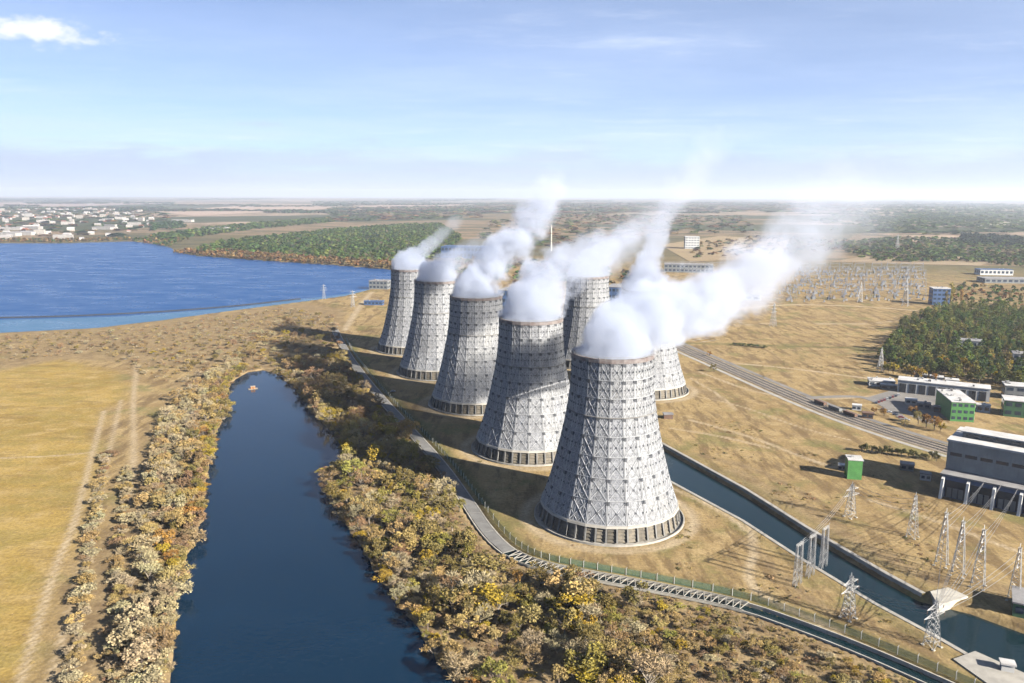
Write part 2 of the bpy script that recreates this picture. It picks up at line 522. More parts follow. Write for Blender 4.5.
for pts, wd in tracks:
    tr = np.maximum(tr, np.clip(1.5 - line_dist(X, Y, smooth_line(G2(pts), 2)) / wd, 0, 1))
for tx, ty in TOWERS:            # worn ring road round each tower
    r_ = np.hypot(X - tx, Y - ty)
    tr = np.maximum(tr, np.clip(1.4 - np.abs(r_ - 46) / 3.5, 0, 1))
scr = np.clip((inw + 55) / 20, 0, 1) * (Y < 900)
for pts_, wd_ in (([(735, 472), (800, 508), (870, 552), (930, 580), (1000, 590)], 7), ([(700, 455), (760, 470), (815, 500)], 3), ([(690, 388), (705, 392), (722, 400)], 6), ([(745, 540), (790, 585), (830, 612)], 3)):
    scr = np.maximum(scr, 0.95 * np.clip(1.5 - line_dist(X, Y, smooth_line(G2(pts_), 2)) / wd_, 0, 1))
BELT = RIV_R[::-1][2:] + [(30, 240), (165, 240)] + [tuple(p) for p in FLUME[::-1] if p[1] < 800]
belt = np.clip(sdf(X, Y, BELT) / 8 + 0.6, 0, 1)
UPPER = G2([(0, 332), (120, 326), (230, 312), (310, 302), (345, 310), (345, 345), (290, 375), (225, 380), (160, 365), (60, 358), (0, 370)])
scr = np.maximum(scr, np.maximum(belt, 0.8 * np.clip(sdf(X, Y, UPPER) / 12 + 0.4, 0, 1)))
fo = sdf(X, Y, list(map(tuple, FLUME)) + [(400, 100), (600, 900), (-100, 1000)])
gr = np.clip(1.3 - np.abs(fo - 10) / 5, 0, 1) * (Y < 950) * 0.9
gr = np.maximum(gr, np.clip(1.2 - np.abs(inc + 7) / 5, 0, 1) * 0.35)
ca = gme.color_attributes.new('zone', 'FLOAT_COLOR', 'POINT')
ca.data.foreach_set('color', np.stack([meadow, tr, scr, gr], -1).astype(np.float32).ravel())
def ground_mat():
    m = bpy.data.materials.new('ground')
    m.use_nodes = True
    t = NT(m.node_tree)
    b = t.n['Principled BSDF']
    b.inputs['Roughness'].default_value = 0.95
    b.inputs['Specular IOR Level'].default_value = 0.1
    pos = t.add('ShaderNodeNewGeometry').outputs['Position']
    at_ = t.add('ShaderNodeAttribute', attribute_name='zone')
    sp = t.add('ShaderNodeSeparateColor')
    t.put(sp.inputs[0], at_.outputs['Color'])
    big = t.noise(pos, 0.011, 5, 0.6)
    mid = t.noise(pos, 0.07, 5, 0.65)
    fin = t.noise(pos, 0.55, 4, 0.7)
    streak = t.noise(t.map(pos, (1, 0.22, 1), (0, 0, 0.28)), 0.10, 5, 0.65)
    dry = t.mix(t.ramp(big, 0.35, 0.65), (0.38, 0.275, 0.13), (0.30, 0.21, 0.10))
    dry = t.mix(t.ramp(mid, 0.42, 0.72), dry, (0.46, 0.345, 0.175))
    dry = t.mix(t.ramp(streak, 0.47, 0.60, 0, 0.8), dry, (0.19, 0.13, 0.066))
    dry = t.mix(t.ramp(t.noise(pos, 0.023, 5, 0.65), 0.52, 0.66, 0, 0.7), dry, (0.185, 0.18, 0.066))
    mead = t.mix(t.ramp(big, 0.38, 0.62), (0.42, 0.295, 0.092), (0.33, 0.225, 0.064))
    mead = t.mix(t.ramp(mid, 0.40, 0.75), mead, (0.47, 0.345, 0.15))
    mead = t.mix(t.ramp(t.noise(t.map(pos, (0.35, 1.4, 1), (0, 0, 0.2)), 0.05, 6, 0.7), 0.48, 0.70, 0, 0.85), mead, (0.23, 0.155, 0.055))
    mead = t.mix(t.ramp(t.noise(t.map(pos, (0.9, 1.6, 1), (0, 0, -.3)), 0.028, 7, 0.72), 0.46, 0.60, 0, 0.7), mead, (0.30, 0.23, 0.07))
    c = t.mix(sp.outputs[0], dry, mead)
    scrub = t.mix(t.ramp(mid, 0.35, 0.65), (0.35, 0.26, 0.14), (0.22, 0.155, 0.085))
    c = t.mix(t.math('MULTIPLY', sp.outputs[2], t.ramp(fin, 0.2, 0.5, 0.75, 1.0)), c, scrub)
    green = t.mix(t.ramp(mid, 0.35, 0.65), (0.115, 0.125, 0.045), (0.19, 0.165, 0.062))
    c = t.mix(t.math('MULTIPLY', at_.outputs['Alpha'], t.ramp(mid, 0.25, 0.5, 0.4, 1.0)), c, green)
    trk = t.mix(t.ramp(mid, 0.35, 0.65), (0.52, 0.42, 0.28), (0.40, 0.31, 0.19))
    c = t.mix(t.math('MULTIPLY', sp.outputs[1], t.ramp(fin, 0.25, 0.55, 0.6, 1.0)), c, trk)
    # far country: patchwork of fields and woods
    vo = t.add('ShaderNodeTexVoronoi')
    vo.inputs['Scale'].default_value = 1.0
    t.put(vo.inputs['Vector'], t.map(pos, (0.00045, 0.0008, 0), (0, 0, 0.25)))
    vs = t.add('ShaderNodeSeparateColor')
    t.put(vs.inputs[0], vo.outputs['Color'])
    far = t.mix(t.ramp(vs.outputs[0], 0.2, 0.8), (0.30, 0.215, 0.13), (0.17, 0.14, 0.07))
    far = t.mix(t.ramp(vs.outputs[1], 0.40, 0.44), far, (0.085, 0.095, 0.042))
    far = t.mix(t.ramp(vs.outputs[2], 0.66, 0.70), far, (0.42, 0.31, 0.22))
    far = t.mix(t.ramp(t.noise(t.map(pos, (0.7, 1.8, 1)), 0.004, 6, 0.7), 0.45, 0.60, 0, 0.85), far, (0.07, 0.078, 0.04))
    dist = t.vmath('LENGTH', pos).outputs['Value']
    c = t.mix(t.ramp(dist, 1700, 2600), c, far)
    c = t.mix(t.ramp(fin, 0.3, 0.7), t.mix(1.0, c, (0.78, 0.77, 0.75), 'MULTIPLY'), t.mix(1.0, c, (1.18, 1.17, 1.12), 'MULTIPLY'))
    c = t.mix(1.0, c, (0.74, 0.74, 0.75), 'MULTIPLY')
    t.put(b.inputs['Base Color'], c)
    bn = t.add('ShaderNodeBump')
    bn.inputs['Strength'].default_value = 0.6
    bn.inputs['Distance'].default_value = 0.5
    t.put(bn.inputs['Height'], t.math('ADD', fin, t.math('MULTIPLY', mid, 2.5)))
    t.put(b.inputs['Normal'], bn.outputs[0])
    return m
gme.materials.append(ground_mat())
tag(place('ground', gme), kind='structure')

def sheet(name, poly, z, m, kind='structure'):
    mb = MB(); mb.poly(poly, z)
    return tag(mb.build(name, m), kind=kind)
def grown(poly, d):
    P = np.array(poly); c = P.mean(0)
    out = []
    n = len(P)
    area = 0.5 * np.sum(P[:, 0] * np.roll(P[:, 1], -1) - np.roll(P[:, 0], -1) * P[:, 1])
    sgn = -1 if area > 0 else 1
    for i in range(n):
        t = P[(i + 1) % n] - P[i - 1]
        t = t / (np.linalg.norm(t) + 1e-9)
        out.append(tuple(P[i] + sgn * np.array([-t[1], t[0]]) * d))
    return out
sheet('river', grown(RIVER, 3.0), WL, M['river_water'])
sheet('lake', grown(LAKE, 9.0), -1.0, M['lake_water'])
sheet('canal', CANAL, -2.9, M['canal_water'])
shal = G2([(-420, 326), (0, 320), (120, 316.5), (230, 308), (300, 299.5), (345, 294), (372, 288)], -1)
nearshore = G2([(-420, 343), (-200, 341), (0, 336), (100, 331), (165, 323), (230, 314), (300, 304.5), (345, 298), (372, 290)], -1)
sheet('shallow_water', shal + nearshore[::-1], -0.94, M['shallow_water'])

# far fields in plain sight beyond the lake and behind the plant
def field(pts, c1, c2, z):
    sheet('field', G2(pts), z, mat('field_soil', c1, c2, 0.006, 0.95, coords='P', stretch=(1, 3, 1)))
field([(195, 216), (330, 209), (345, 204), (260, 205), (150, 211)], (0.46, 0.32, 0.22), (0.38, 0.27, 0.19), 1.0)
field([(330, 213), (440, 207), (480, 203), (360, 206)], (0.42, 0.27, 0.19), (0.35, 0.25, 0.17), 1.2)
field([(0, 206), (60, 207), (180, 203), (60, 202), (0, 203)], (0.36, 0.25, 0.2), (0.3, 0.23, 0.18), 1.4)
field([(690, 262), (780, 258), (790, 240), (720, 236), (660, 245)], (0.36, 0.27, 0.13), (0.28, 0.19, 0.09), 0.8)
field([(905, 243), (955, 240), (960, 236), (910, 236)], (0.45, 0.32, 0.2), (0.36, 0.26, 0.15), 0.8)
field([(830, 262), (980, 266), (1000, 258), (880, 254)], (0.36, 0.27, 0.15), (0.27, 0.19, 0.1), 0.8)
field([(985, 229), (1030, 222), (1030, 219), (975, 226)], (0.46, 0.42, 0.3), (0.36, 0.33, 0.2), 0.8)

# ------------------------------------------------------------------ canal lining and its paths
def lining(name, line, side):
    mb = MB()
    L = dens(line, 12)
    strip(mb, L, [(side * 2.4, 0.02), (side * 2.3, 0.22), (side * 0.3, 0.22), (side * 0.1, 0.12), (-side * 1.6, -4.2)])
    return tag(mb.build(name, M['concrete']), 'pale concrete lining and footpath along the %s edge of the canal' % ('far' if side > 0 else 'near'), 'canal bank')
lining('canal_bank', CAN_FAR[:7], 1)
lining('canal_bank', CAN_NEAR[:9], -1)

# ------------------------------------------------------------------ cooling towers
NF = 22
PROF = np.array([(0, 40.0), (9, 37.2), (20, 33.4), (30, 30.6), (40, 28.2), (50, 26.0), (60, 24.0), (70, 22.6), (80, 21.9), (92, 21.6)])
def RZ(z): return float(np.interp(z, PROF[:, 0], PROF[:, 1]))
ROWS = [9.2, 20.6, 31.6, 42.2, 52.4, 62.2, 71.8, 81.2, 90.4]
DA = 2 * math.pi / NF

def clad_mat(name, c1, c2, c3):
    m = bpy.data.materials.new(name)
    m.use_nodes = True
    t = NT(m.node_tree)
    b = t.n['Principled BSDF']
    b.inputs['Roughness'].default_value = 0.7
    oi = t.add('ShaderNodeObjectInfo').outputs['Random']
    pos = t.add('ShaderNodeNewGeometry').outputs['Position']
    a = t.noise(pos, 0.55, 6, 0.7)
    st = t.noise(t.map(pos, (1, 1, 0.10)), 0.5, 5, 0.65)
    c = t.mix(t.ramp(a, 0.36, 0.66), c1, c2)
    c = t.mix(t.ramp(st, 0.50, 0.68, 0, 0.85), c, c3)
    c = t.mix(t.ramp(t.noise(pos, 0.035, 4, 0.6), 0.45, 0.7, 0, 0.55), c, t.mix(1.0, c, (0.84, 0.79, 0.68), 'MULTIPLY'))
    c = t.mix(1.0, c, t.mix(oi, (0.86, 0.86, 0.88), (1.1, 1.09, 1.06)), 'MULTIPLY')
    t.put(b.inputs['Base Color'], c)
    bn = t.add('ShaderNodeBump')
    bn.inputs['Strength'].default_value = 0.35
    bn.inputs['Distance'].default_value = 0.1
    t.put(bn.inputs['Height'], t.noise(t.map(pos, (1, 1, 0.2)), 1.6, 3))
    t.put(b.inputs['Normal'], bn.outputs[0])
    return m
M['clad'] = clad_mat('tower_cladding', (0.27, 0.28, 0.295), (0.14, 0.146, 0.157), (0.07, 0.073, 0.08))
M['lattice'] = mat('tower_lattice', (0.52, 0.53, 0.54), (0.36, 0.37, 0.38), 0.4, 0.65, coords='P')
M['core'] = mat('tower_core', (0.17, 0.175, 0.19), (0.12, 0.125, 0.135), 0.4, 0.85)
M['node'] = mat('tower_opening', (0.045, 0.05, 0.06), (0.075, 0.08, 0.09), 0.4, 0.8)
M['rim'] = mat('tower_rim', (0.15, 0.115, 0.105), (0.24, 0.215, 0.205), 0.3, 0.8, coords='P')
M['louvre'] = mat('tower_louvre', (0.20, 0.17, 0.125), (0.10, 0.09, 0.07), 0.5, 0.8, coords='P', randv=0.35)

def panel_mesh(row):
    z0, z1 = ROWS[row] + 0.12, ROWS[row + 1] - 0.12
    mb = MB()
    h = DA / 2 * 0.965
    def P(a, z, out=0.0):        # facets are flat: chord between the two edge angles
        r = RZ(z) * math.cos(DA / 2)
        # a in [-1, 1] across the facet
        y = math.tan(h) * r * a
        return Vector((r + out, y, z))
    inn, o = -0.12, 0.10
    A = [P(-1, z0, inn), P(1, z0, inn), P(1, z1, inn), P(-1, z1, inn)]
    B = [P(-1, z0, o), P(1, z0, o), P(1, z1, o), P(-1, z1, o)]
    i = len(mb.v); mb.v += [tuple(v) for v in A + B]
    for f in ((4, 5, 6, 7), (0, 1, 5, 4), (1, 2, 6, 5), (2, 3, 7, 6), (3, 0, 4, 7)):
        mb.face(tuple(i + k for k in f), 0)
    zm = (z0 + z1) / 2
    bo = o + 0.12
    def bar(a0, za, a1, zb, r):
        mb.beam(P(a0, za, bo), P(a1, zb, bo), r, 1, 4)
    bar(-0.96, z0 + .2, 0.96, z1 - .2, 0.22); bar(-0.96, z1 - .2, 0.96, z0 + .2, 0.22)
    for a in (-0.975, 0.975):
        bar(a, z0, a, z1, 0.22)
    bar(-0.97, z0 + .15, 0.97, z0 + .15, 0.22)
    for dz in (0.25, 0.75):
        z = z0 + (z1 - z0) * dz
        bar(-0.96, z, 0.96, z, 0.10)
    for a in (-0.5, 0.5):
        bar(a, z0, a, z1, 0.10)
    for sa in (-1, 1):
        bar(0.96 * sa, zm, 0.0, z1 - .2, 0.13); bar(0.96 * sa, zm, 0.0, z0 + .2, 0.13)
    # dark openings at the crossing and at the facet edge
    def plate(a, z, w_, h_):
        q = [P(a - w_, z - h_, bo + 0.3), P(a + w_, z - h_, bo + 0.3), P(a + w_, z + h_, bo + 0.3), P(a - w_, z + h_, bo + 0.3)]
        p = [P(a - w_, z - h_, o - 0.05), P(a + w_, z - h_, o - 0.05), P(a + w_, z + h_, o - 0.05), P(a - w_, z + h_, o - 0.05)]
        i = len(mb.v); mb.v += [tuple(v) for v in p + q]
        for f in ((4, 5, 6, 7), (0, 1, 5, 4), (1, 2, 6, 5), (2, 3, 7, 6), (3, 0, 4, 7)):
            mb.face(tuple(i + k for k in f), 2)
    plate(0, zm, 0.10, 0.5)
    for sa in (-1, 1): plate(sa * (1 - .7 / max(1.0, math.tan(h) * RZ(zm))), zm, .32 / max(1.0, math.tan(h) * RZ(zm)), .35)
    hw = 1.0 / max(1.0, math.tan(h) * RZ(zm))
    plate(-1 + hw * 0.6, z1 - 0.8, hw * 0.6, 0.8)
    plate(1 - hw * 0.3, z1 - 0.7, hw * 0.3, 0.7)
    return mb.mesh('panel', [M['clad'], M['lattice'], M['node']])

def make_tower():
    t = empty('cooling_tower')
    mb = MB()                    # inner shell with thickness, open at top and bottom
    zs = [8.8] + ROWS[1:-1] + [91.4]
    prof = [(RZ(z) - 0.35, z) for z in zs] + [(RZ(z) - 0.9, z) for z in zs[::-1]]
    mb.ring(prof, NF, 0, True, DA / 2)
    mb.build('shell', M['core'], t)
    for r in range(len(ROWS) - 1):
        me = panel_mesh(r)
        for k in range(NF):
            place('panel', me, (0, 0, 0), k * DA, t)
    def hoop(name, z0, z1, out, inn, m):
        b = MB()
        b.ring([(RZ(z0) + out, z0), (RZ(z1) + out, z1), (RZ(z1) + inn, z1), (RZ(z0) + inn, z0)], NF, 0, True, DA / 2)
        return b.build(name, m, t)
    rim = hoop('rim', 90.3, 92.4, 0.55, -1.1, M['rim'])
    b = MB()
    for k in range(NF * 2):
        a = k * DA / 2
        r = RZ(92) + 0.3
        b.beam((r * math.cos(a), r * math.sin(a), 92.2), (r * math.cos(a), r * math.sin(a), 93.6), 0.09)
    for z in (92.9, 93.6):
        for k in range(NF):
            a, c = k * DA + DA / 2, (k + 1) * DA + DA / 2
            r = RZ(92) + 0.3
            b.beam((r * math.cos(a), r * math.sin(a), z), (r * math.cos(c), r * math.sin(c), z), 0.08)
    b.build('railing', M['galv'], rim)
    hoop('gallery', 62.0, 62.6, 0.7, 0.05, M['slab'])
    hoop('lower_ring', 8.1, 9.3, 0.8, -0.8, M['concrete'])
    cm = MB()                    # a leaning column of the air inlet
    cm.beam((38.9, 0, 0.9), (RZ(8) - 0.1, 0, 8.2), 0.55, 0, 4)
    ce = cm.mesh('column', M['slab'])
    lm = MB()                    # louvre bay between two columns
    aw = DA / 2 * 0.40
    for k in range(4):
        z0 = 1.0 + k * 1.78
        def q(s, z, o): 
            r = np.interp(z, (0.9, 8.2), (38.2, 36.9)) + o
            return (r * math.cos(aw * s), r * math.sin(aw * s), z)
        lm.hexa([q(-1, z0, -.5), q(-1, z0, 0.25), q(1, z0, 0.25), q(1, z0, -.5), q(-1, z0 + 1.45, -.75), q(-1, z0 + 1.45, -.3), q(1, z0 + 1.45, -.3), q(1, z0 + 1.45, -.75)])
    le = lm.mesh('louvre', M['louvre'])
    for k in range(NF * 2):
        place('column', ce, (0, 0, 0), k * DA / 2, t)
        place('louvre', le, (0, 0, 0), k * DA / 2 + DA / 4, t)
    b = MB()
    b.ring([(41.4, -0.6), (41.4, 1.1), (40.7, 1.1), (40.7, 0.25), (37, 0.25), (37, -0.6)], 66)
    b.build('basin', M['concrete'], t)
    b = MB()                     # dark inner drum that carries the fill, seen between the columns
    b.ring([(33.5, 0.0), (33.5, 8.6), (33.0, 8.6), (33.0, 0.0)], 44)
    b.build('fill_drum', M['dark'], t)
    return t
tower0 = make_tower()
TL = ['largest cooling tower, nearest in front, standing alone beside the canal',
      'second nearest cooling tower of the riverside row, just behind the largest one',
      'middle cooling tower of the row of five along the river',
      'fourth cooling tower of the riverside row, second from its far end',
      'farthest and smallest looking cooling tower of the riverside row, next to the lake',
      'half hidden cooling tower of the back row, wrapped in steam behind the second nearest one',
      'back row cooling tower peeping out right behind the largest tower']
for i, (x, y) in enumerate(TOWERS):
    o = tower0 if i == 0 else copy_tree(tower0)
    o.location = (x, y, 0)
    o.rotation_euler.z = math.atan2(-y, -x) + DA * 0.42
    tag(o, TL[i], 'cooling tower', 'hyperbolic cooling towers of the power plant')

# ------------------------------------------------------------------ flume along the river side
fl = FLUME
flume = empty('water_channel')
tag(flume, 'long concrete channel with white zigzag struts curving past the towers', 'water channel')
b = MB()
for s in (1, -1):
    strip(b, fl, [(s * 4.4, -0.3), (s * 4.3, 0.55), (s * 3.7, 0.55), (s * 3.5, -1.9)] if s > 0 else [(-3.5, -1.9), (-3.7, 0.55), (-4.3, 0.55), (-4.4, -0.3)])
b.build('channel_wall', M['concrete_light'], flume)
b = MB(); strip(b, fl, [(3.6, -1.1), (-3.6, -1.1)])
b.build('channel_water', M['canal_water'], flume)
FLD = dens(fl, 1.45)
seg = np.array([np.hypot(*(FLD[i + 1] - FLD[i])) for i in range(len(FLD) - 1)])
ga = gp(508, 556)[:2]; gb = gp(745, 607)[:2]
ia = int(np.argmin(np.hypot(*(FLD - ga).T))); ib = int(np.argmin(np.hypot(*(FLD - gb).T)))
ZA = offset_line(FLD, 3.8); ZB = offset_line(FLD, -3.8)
lo, hi = min(ia, ib), max(ia, ib)
for k in range(lo, hi, 2):
    b = MB()
    b.beam((*ZA[k], 0.85), (*ZB[k + 1], 0.85), 0.17)
    b.beam((*ZB[k + 1], 0.85), (*ZA[k + 2], 0.85), 0.17)
    b.build('zigzag_strut', M['concrete'], flume)
for o_ in (4.0, -4.0):
    b = MB()
    Q = offset_line(FLD[lo:hi + 1], o_)
    for p, q in zip(Q[:-1], Q[1:]): b.beam((*p, 0.9), (*q, 0.9), 0.2)
    b.build('edge_beam', M['concrete_light'], flume)
sl = list(FLD[:lo + 3:2]) if FLD[0][1] > FLD[-1][1] else list(FLD[hi - 3::2])
sl = np.array(sl)
SA = offset_line(sl, 3.4); SB = offset_line(sl, -3.4)
tot = 0
for k in range(0, len(sl) - 4, 4):   # cover slabs of the upper stretch
    b = MB()
    a0, a1, b0, b1 = SA[k], SA[k + 4] * 0.98 + SA[k] * 0.02, SB[k], SB[k + 4] * 0.98 + SB[k] * 0.02
    z = 0.62 + random.uniform(-.04, .04)
    b.hexa([(*b0, .1), (*b1, .1), (*a1, .1), (*a0, .1), (*b0, z), (*b1, z), (*a1, z), (*a0, z)])
    b.build('cover_slab', M['slab'], flume)

# green security fence between channel and towers
inner_side = 1 if np.hypot(*(offset_line(fl, 5)[40] - np.array(TOWERS[1]))) < np.hypot(*(offset_line(fl, -5)[40] - np.array(TOWERS[1]))) else -1
FN = dens(offset_line(fl, inner_side * 7.5), 6.0)
fence = empty('mesh_fence')
tag(fence, 'tall green wire mesh fence between the concrete channel and the towers', 'fence')
pm = MB(); pm.box(-.12, .12, -.12, .12, 0, 3.4); pm.beam((0, 0, 3.4), (0.5, 0, 3.9), 0.08)
pmesh = pm.mesh('post', M['galv'])
for i, p in enumerate(FN[:-1]):
    q = FN[i + 1]
    if p[1] > 960 or p[1] < 262 or np.hypot(*(q - p)) < 1.5: continue
    place('post', pmesh, (*p, 0), 0, fence)
    b = MB(); b.quad((*p, .1), (*q, .1), (*q, 3.2), (*p, 3.2))
    b.build('mesh_panel', M['mesh_green'], fence)

# ------------------------------------------------------------------ service road, railway
def road(name, pts, wdt, m, z=0.05):
    b = MB(); strip(b, dens(smooth_line(G2(pts), 2), 20), [(wdt / 2, -0.1), (wdt / 2, z), (-wdt / 2, z), (-wdt / 2, -0.1)])
    return tag(b.build(name, m), kind='structure')
RAIL = [(650, 333), (680, 347.5), (730, 369), (780, 391), (838, 415), (900, 436), (960, 454)]
RW = smooth_line(G2(RAIL), 2)
b = MB(); strip(b, RW, [(9.5, 0.0), (8.5, 0.5), (-8.5, 0.5), (-9.5, 0.0)])
tag(b.build('railway_bed', M['gravel']), kind='structure')
b = MB(); L = offset_line(RW, 14); strip(b, L, [(2.8, 0.02), (2.8, 0.12), (-2.8, 0.12), (-2.8, 0.02)])
tag(b.build('road', M['asphalt']), kind='structure')
b = MB(); L = offset_line(RW, -13.5); strip(b, L, [(2.2, 0.02), (2.2, 0.12), (-2.2, 0.12), (-2.2, 0.02)])
tag(b.build('road', M['concrete']), kind='structure')
for k, off in enumerate((-5.4, 0, 5.4)):
    tr_ = empty('railway_track')
    tag(tr_, ['railway track nearest the canal in the bundle of three', 'middle railway track in the bundle of three', 'railway track farthest from the canal in the bundle of three'][k if np.dot(offset_line(RW, 5)[3] - RW[3], (1, 0)) > 0 else 2 - k], 'railway track', 'parallel railway tracks')
    C_ = offset_line(RW, off)
    for s in (-.9, .9):
        b = MB(); strip(b, offset_line(C_, s), [(.22, .5), (.22, .85), (-.22, .85), (-.22, .5)])
        b.build('rail', M['rail'], tr_)
    b = MB()
    D_ = dens(C_, 2.2); O1 = offset_line(D_, 1.7); O2 = offset_line(D_, -1.7)
    for p, q in zip(O1, O2): b.beam((*p, .58), (*q, .58), .2)
    tag(b.build('sleepers', M['concrete'], tr_), kind='stuff')
road('road', [(905, 420), (890, 408), (868, 398), (850, 396), (800, 398)], 7, M['asphalt'], 0.16)
road('road', [(660, 262), (700, 262), (760, 264)], 14, M['asphalt'], 0.3)
road('service_path', [(700, 316), (770, 304), (860, 306), (930, 312)], 7, M['soil_light'], 0.2)
sheet('yard', G2([(866, 398), (905, 386), (940, 398), (960, 412), (930, 424), (900, 412)]), 0.10, M['asphalt'])

# ------------------------------------------------------------------ buildings
def frame(o, u):
    u = np.array(u, float); u /= np.linalg.norm(u); v = np.array([-u[1], u[0]])
    return lambda q: (o[0] + u[0] * q[0] + v[0] * q[1], o[1] + u[1] * q[0] + v[1] * q[1], q[2])
def bpart(name, m, parent, boxes, fr):
    b = MB()
    for bx in boxes: b.box(*bx, fr=fr)
    return b.build(name, m, parent)

# turbine hall at the right edge
O = gp(938, 496)[:2]
fr = frame(O, (0.76, -0.65))
hall = empty('turbine_hall')
tag(hall, 'big grey turbine hall with pale roof and white fins at the right edge', 'industrial building')
bpart('wall', M['hall_clad'], hall, [(0, 120, 13, 46, 0, 31)], fr)
b = MB()
for k in range(60): b.box(0.6 + k * 2, 0.95 + k * 2, 12.72, 12.99, 14.5, 30.6, fr=fr)
for k in range(16): b.box(-.27, -.01, 13.6 + k * 2, 13.95 + k * 2, 1, 30.6, fr=fr)
b.build('cladding_rib', M['hall_clad'], hall)
bpart('roof', M['roof_white'], hall, [(-.8, 121, 12.2, 22, 31.0, 32.2), (-.8, 121, 37, 46.8, 31.0, 32.2), (-.8, 121, 22.01, 36.99, 31.0, 31.7)], fr)
ln = bpart('roof_lantern', M['grey_clad'], hall, [(5, 117, 24, 35, 31.72, 35)], fr)
bpart('lantern_roof', M['roof_white'], ln, [(4, 118, 23.2, 35.8, 35.02, 35.8)], fr)
for k in range(14): bpart('lantern_window', M['glass'], ln, [(7 + k * 8, 13.4 + k * 8, 23.8, 23.97, 32.6, 34.4)], fr)
for k in range(15): bpart('window', M['glass'], hall, [(1.5 + k * 8, 7.8 + k * 8, 12.70, 12.97, 22.5, 24.5)], fr)
bpart('annex', M['blue_clad'], hall, [(0.5, 119, 1.5, 12.7, 0, 13.2)], fr)
bpart('annex_roof', M['roof_grey'], hall, [(-.3, 120, 0.6, 12.6, 13.22, 14.1)], fr)
for k in range(9):
    x = 1 + k * 13.2
    f = MB()
    f.hexa([fr((x, -4.2, 0)), fr((x + 1.5, -4.2, 0)), fr((x + 1.5, 1.4, 0)), fr((x, 1.4, 0)), fr((x, -1.6, 11.6)), fr((x + 1.5, -1.6, 11.6)), fr((x + 1.5, 1.4, 12.6)), fr((x, 1.4, 12.6))])
    f.build('fin', M['white_wall'], hall)
    g = bpart('bay', M['dark'], hall, [(x + 2.0, x + 12.6, 1.2, 1.48, 0.5, 10.5)], fr)
    bpart('bay_door', M['grey_clad'], g, [(x + 3 + j * 3.1, x + 5.4 + j * 3.1, 0.95, 1.18, 0.5, 6.2) for j in range(3)], fr)

def simple_block(name, label, origin, u, L, D, H, wm, rm, group=None, win=None, cat='building', over=0.5, win_side=True, bands=None):
    f_ = frame(origin, u)
    t = empty(name)
    tag(t, label, cat, group)
    bpart('wall', wm, t, [(0, L, 0, D, 0, H)], f_)
    bpart('roof', rm, t, [(-over, L + over, -over, D + over, H + .01, H + .7)], f_)
    if win:
        n, rows, wm2 = win
        st = L / n
        for r_ in range(rows):
            z0 = H * (r_ + 0.32) / rows; z1 = H * (r_ + 0.78) / rows
            for k in range(n): bpart('window', wm2, t, [(k * st + st * .18, k * st + st * .82, -.14, -.01, z0, z1)], f_)
        m_ = max(2, int(D / st))
        st = D / m_
        if win_side:
            for r_ in range(rows):
                z0 = H * (r_ + 0.32) / rows; z1 = H * (r_ + 0.78) / rows
                for k in range(m_):
                    bpart('window', wm2, t, [(L + .01, L + .14, k * st + st * .18, k * st + st * .82, z0, z1)], f_)
                    bpart('window', wm2, t, [(-.14, -.01, k * st + st * .18, k * st + st * .82, z0, z1)], f_)
    for k in range(int(min(7, L * D / 60))):
        x_, y_ = rng.uniform(1, L - 2.5), rng.uniform(1, max(1.2, D - 2.5)); h_ = rng.uniform(.8, 2.0)
        bpart('roof_vent', M['roof_grey'] if rng.random() < .5 else M['galv'], t, [(x_, x_ + rng.uniform(.8, 2), y_, y_ + rng.uniform(.8, 2), H + .71, H + .71 + h_)], f_)
    if bands:
        for z0, z1 in bands:
            bpart('white_band', M['white_wall'], t, [(L + .01, L + .25, 0.2, D - .2, z0, z1)], f_)
    return t
# green block with white bands
simple_block('office_block', 'green office block with white banded side behind the turbine hall', gp(950, 421)[:2], (0.97, -0.22), 17, 42, 15.5, M['green_paint'], M['roof_white'], win=(4, 3, M['glass']), win_side=False, bands=[(2.5, 4.6), (7, 9), (11.6, 13.4)])
simple_block('office_block', 'low green block with grey roof behind the turbine hall roof', gp(1003, 416)[:2], (0.9, -0.42), 60, 18, 13, M['green_dull'], M['roof_white'], win=(9, 2, M['glass']))
simple_block('workshop', 'flat pale roofed block at the right edge below the pine wood', gp(1004, 399)[:2], (0.92, -0.38), 70, 16, 12, M['grey_clad'], M['roof_white'], win=(9, 2, M['glass']))
lw = simple_block('workshop', 'long low workshop with white roof and dark bays below the pine wood', gp(897, 392)[:2], (0.87, -0.49), 72, 17, 11, M['white_wall'], M['roof_white'])
f_ = frame(gp(897, 392)[:2], (0.87, -0.49))
for k in range(9): bpart('bay_door', M['dark'], lw, [(1.5 + k * 7.8, 7 + k * 7.8, -.16, -.02, .3, 8.6)], f_)
simple_block('storehouse', 'small white roofed store left of the long workshop', gp(869, 386)[:2], (0.95, -0.3), 22, 14, 5, M['white_wall'], M['roof_white'], win=(4, 1, M['glass']))
for k, (x, y) in enumerate([(914, 379), (930, 382), (945, 385)]):
    simple_block('shed', '%s of the three small white sheds between long workshop and pine wood' % ['leftmost', 'middle one', 'rightmost'][k], gp(x, y)[:2], (0.9, -0.43), 11, 8, 5, M['white_wall'], M['roof_white'], group='sheds behind the long workshop', win=(2, 1, M['glass']))
simple_block('house', 'grey roofed house standing in a clearing of the pine wood', gp(951, 352)[:2], (0.9, -0.45), 30, 16, 14, M['white_wall'], M['roof_grey'], win=(6, 2, M['glass']))
simple_block('house', 'pale building at the right edge inside the pine wood', gp(1012, 366)[:2], (0.9, -0.45), 30, 16, 13, M['white_wall'], M['roof_grey'], win=(5, 2, M['glass']))
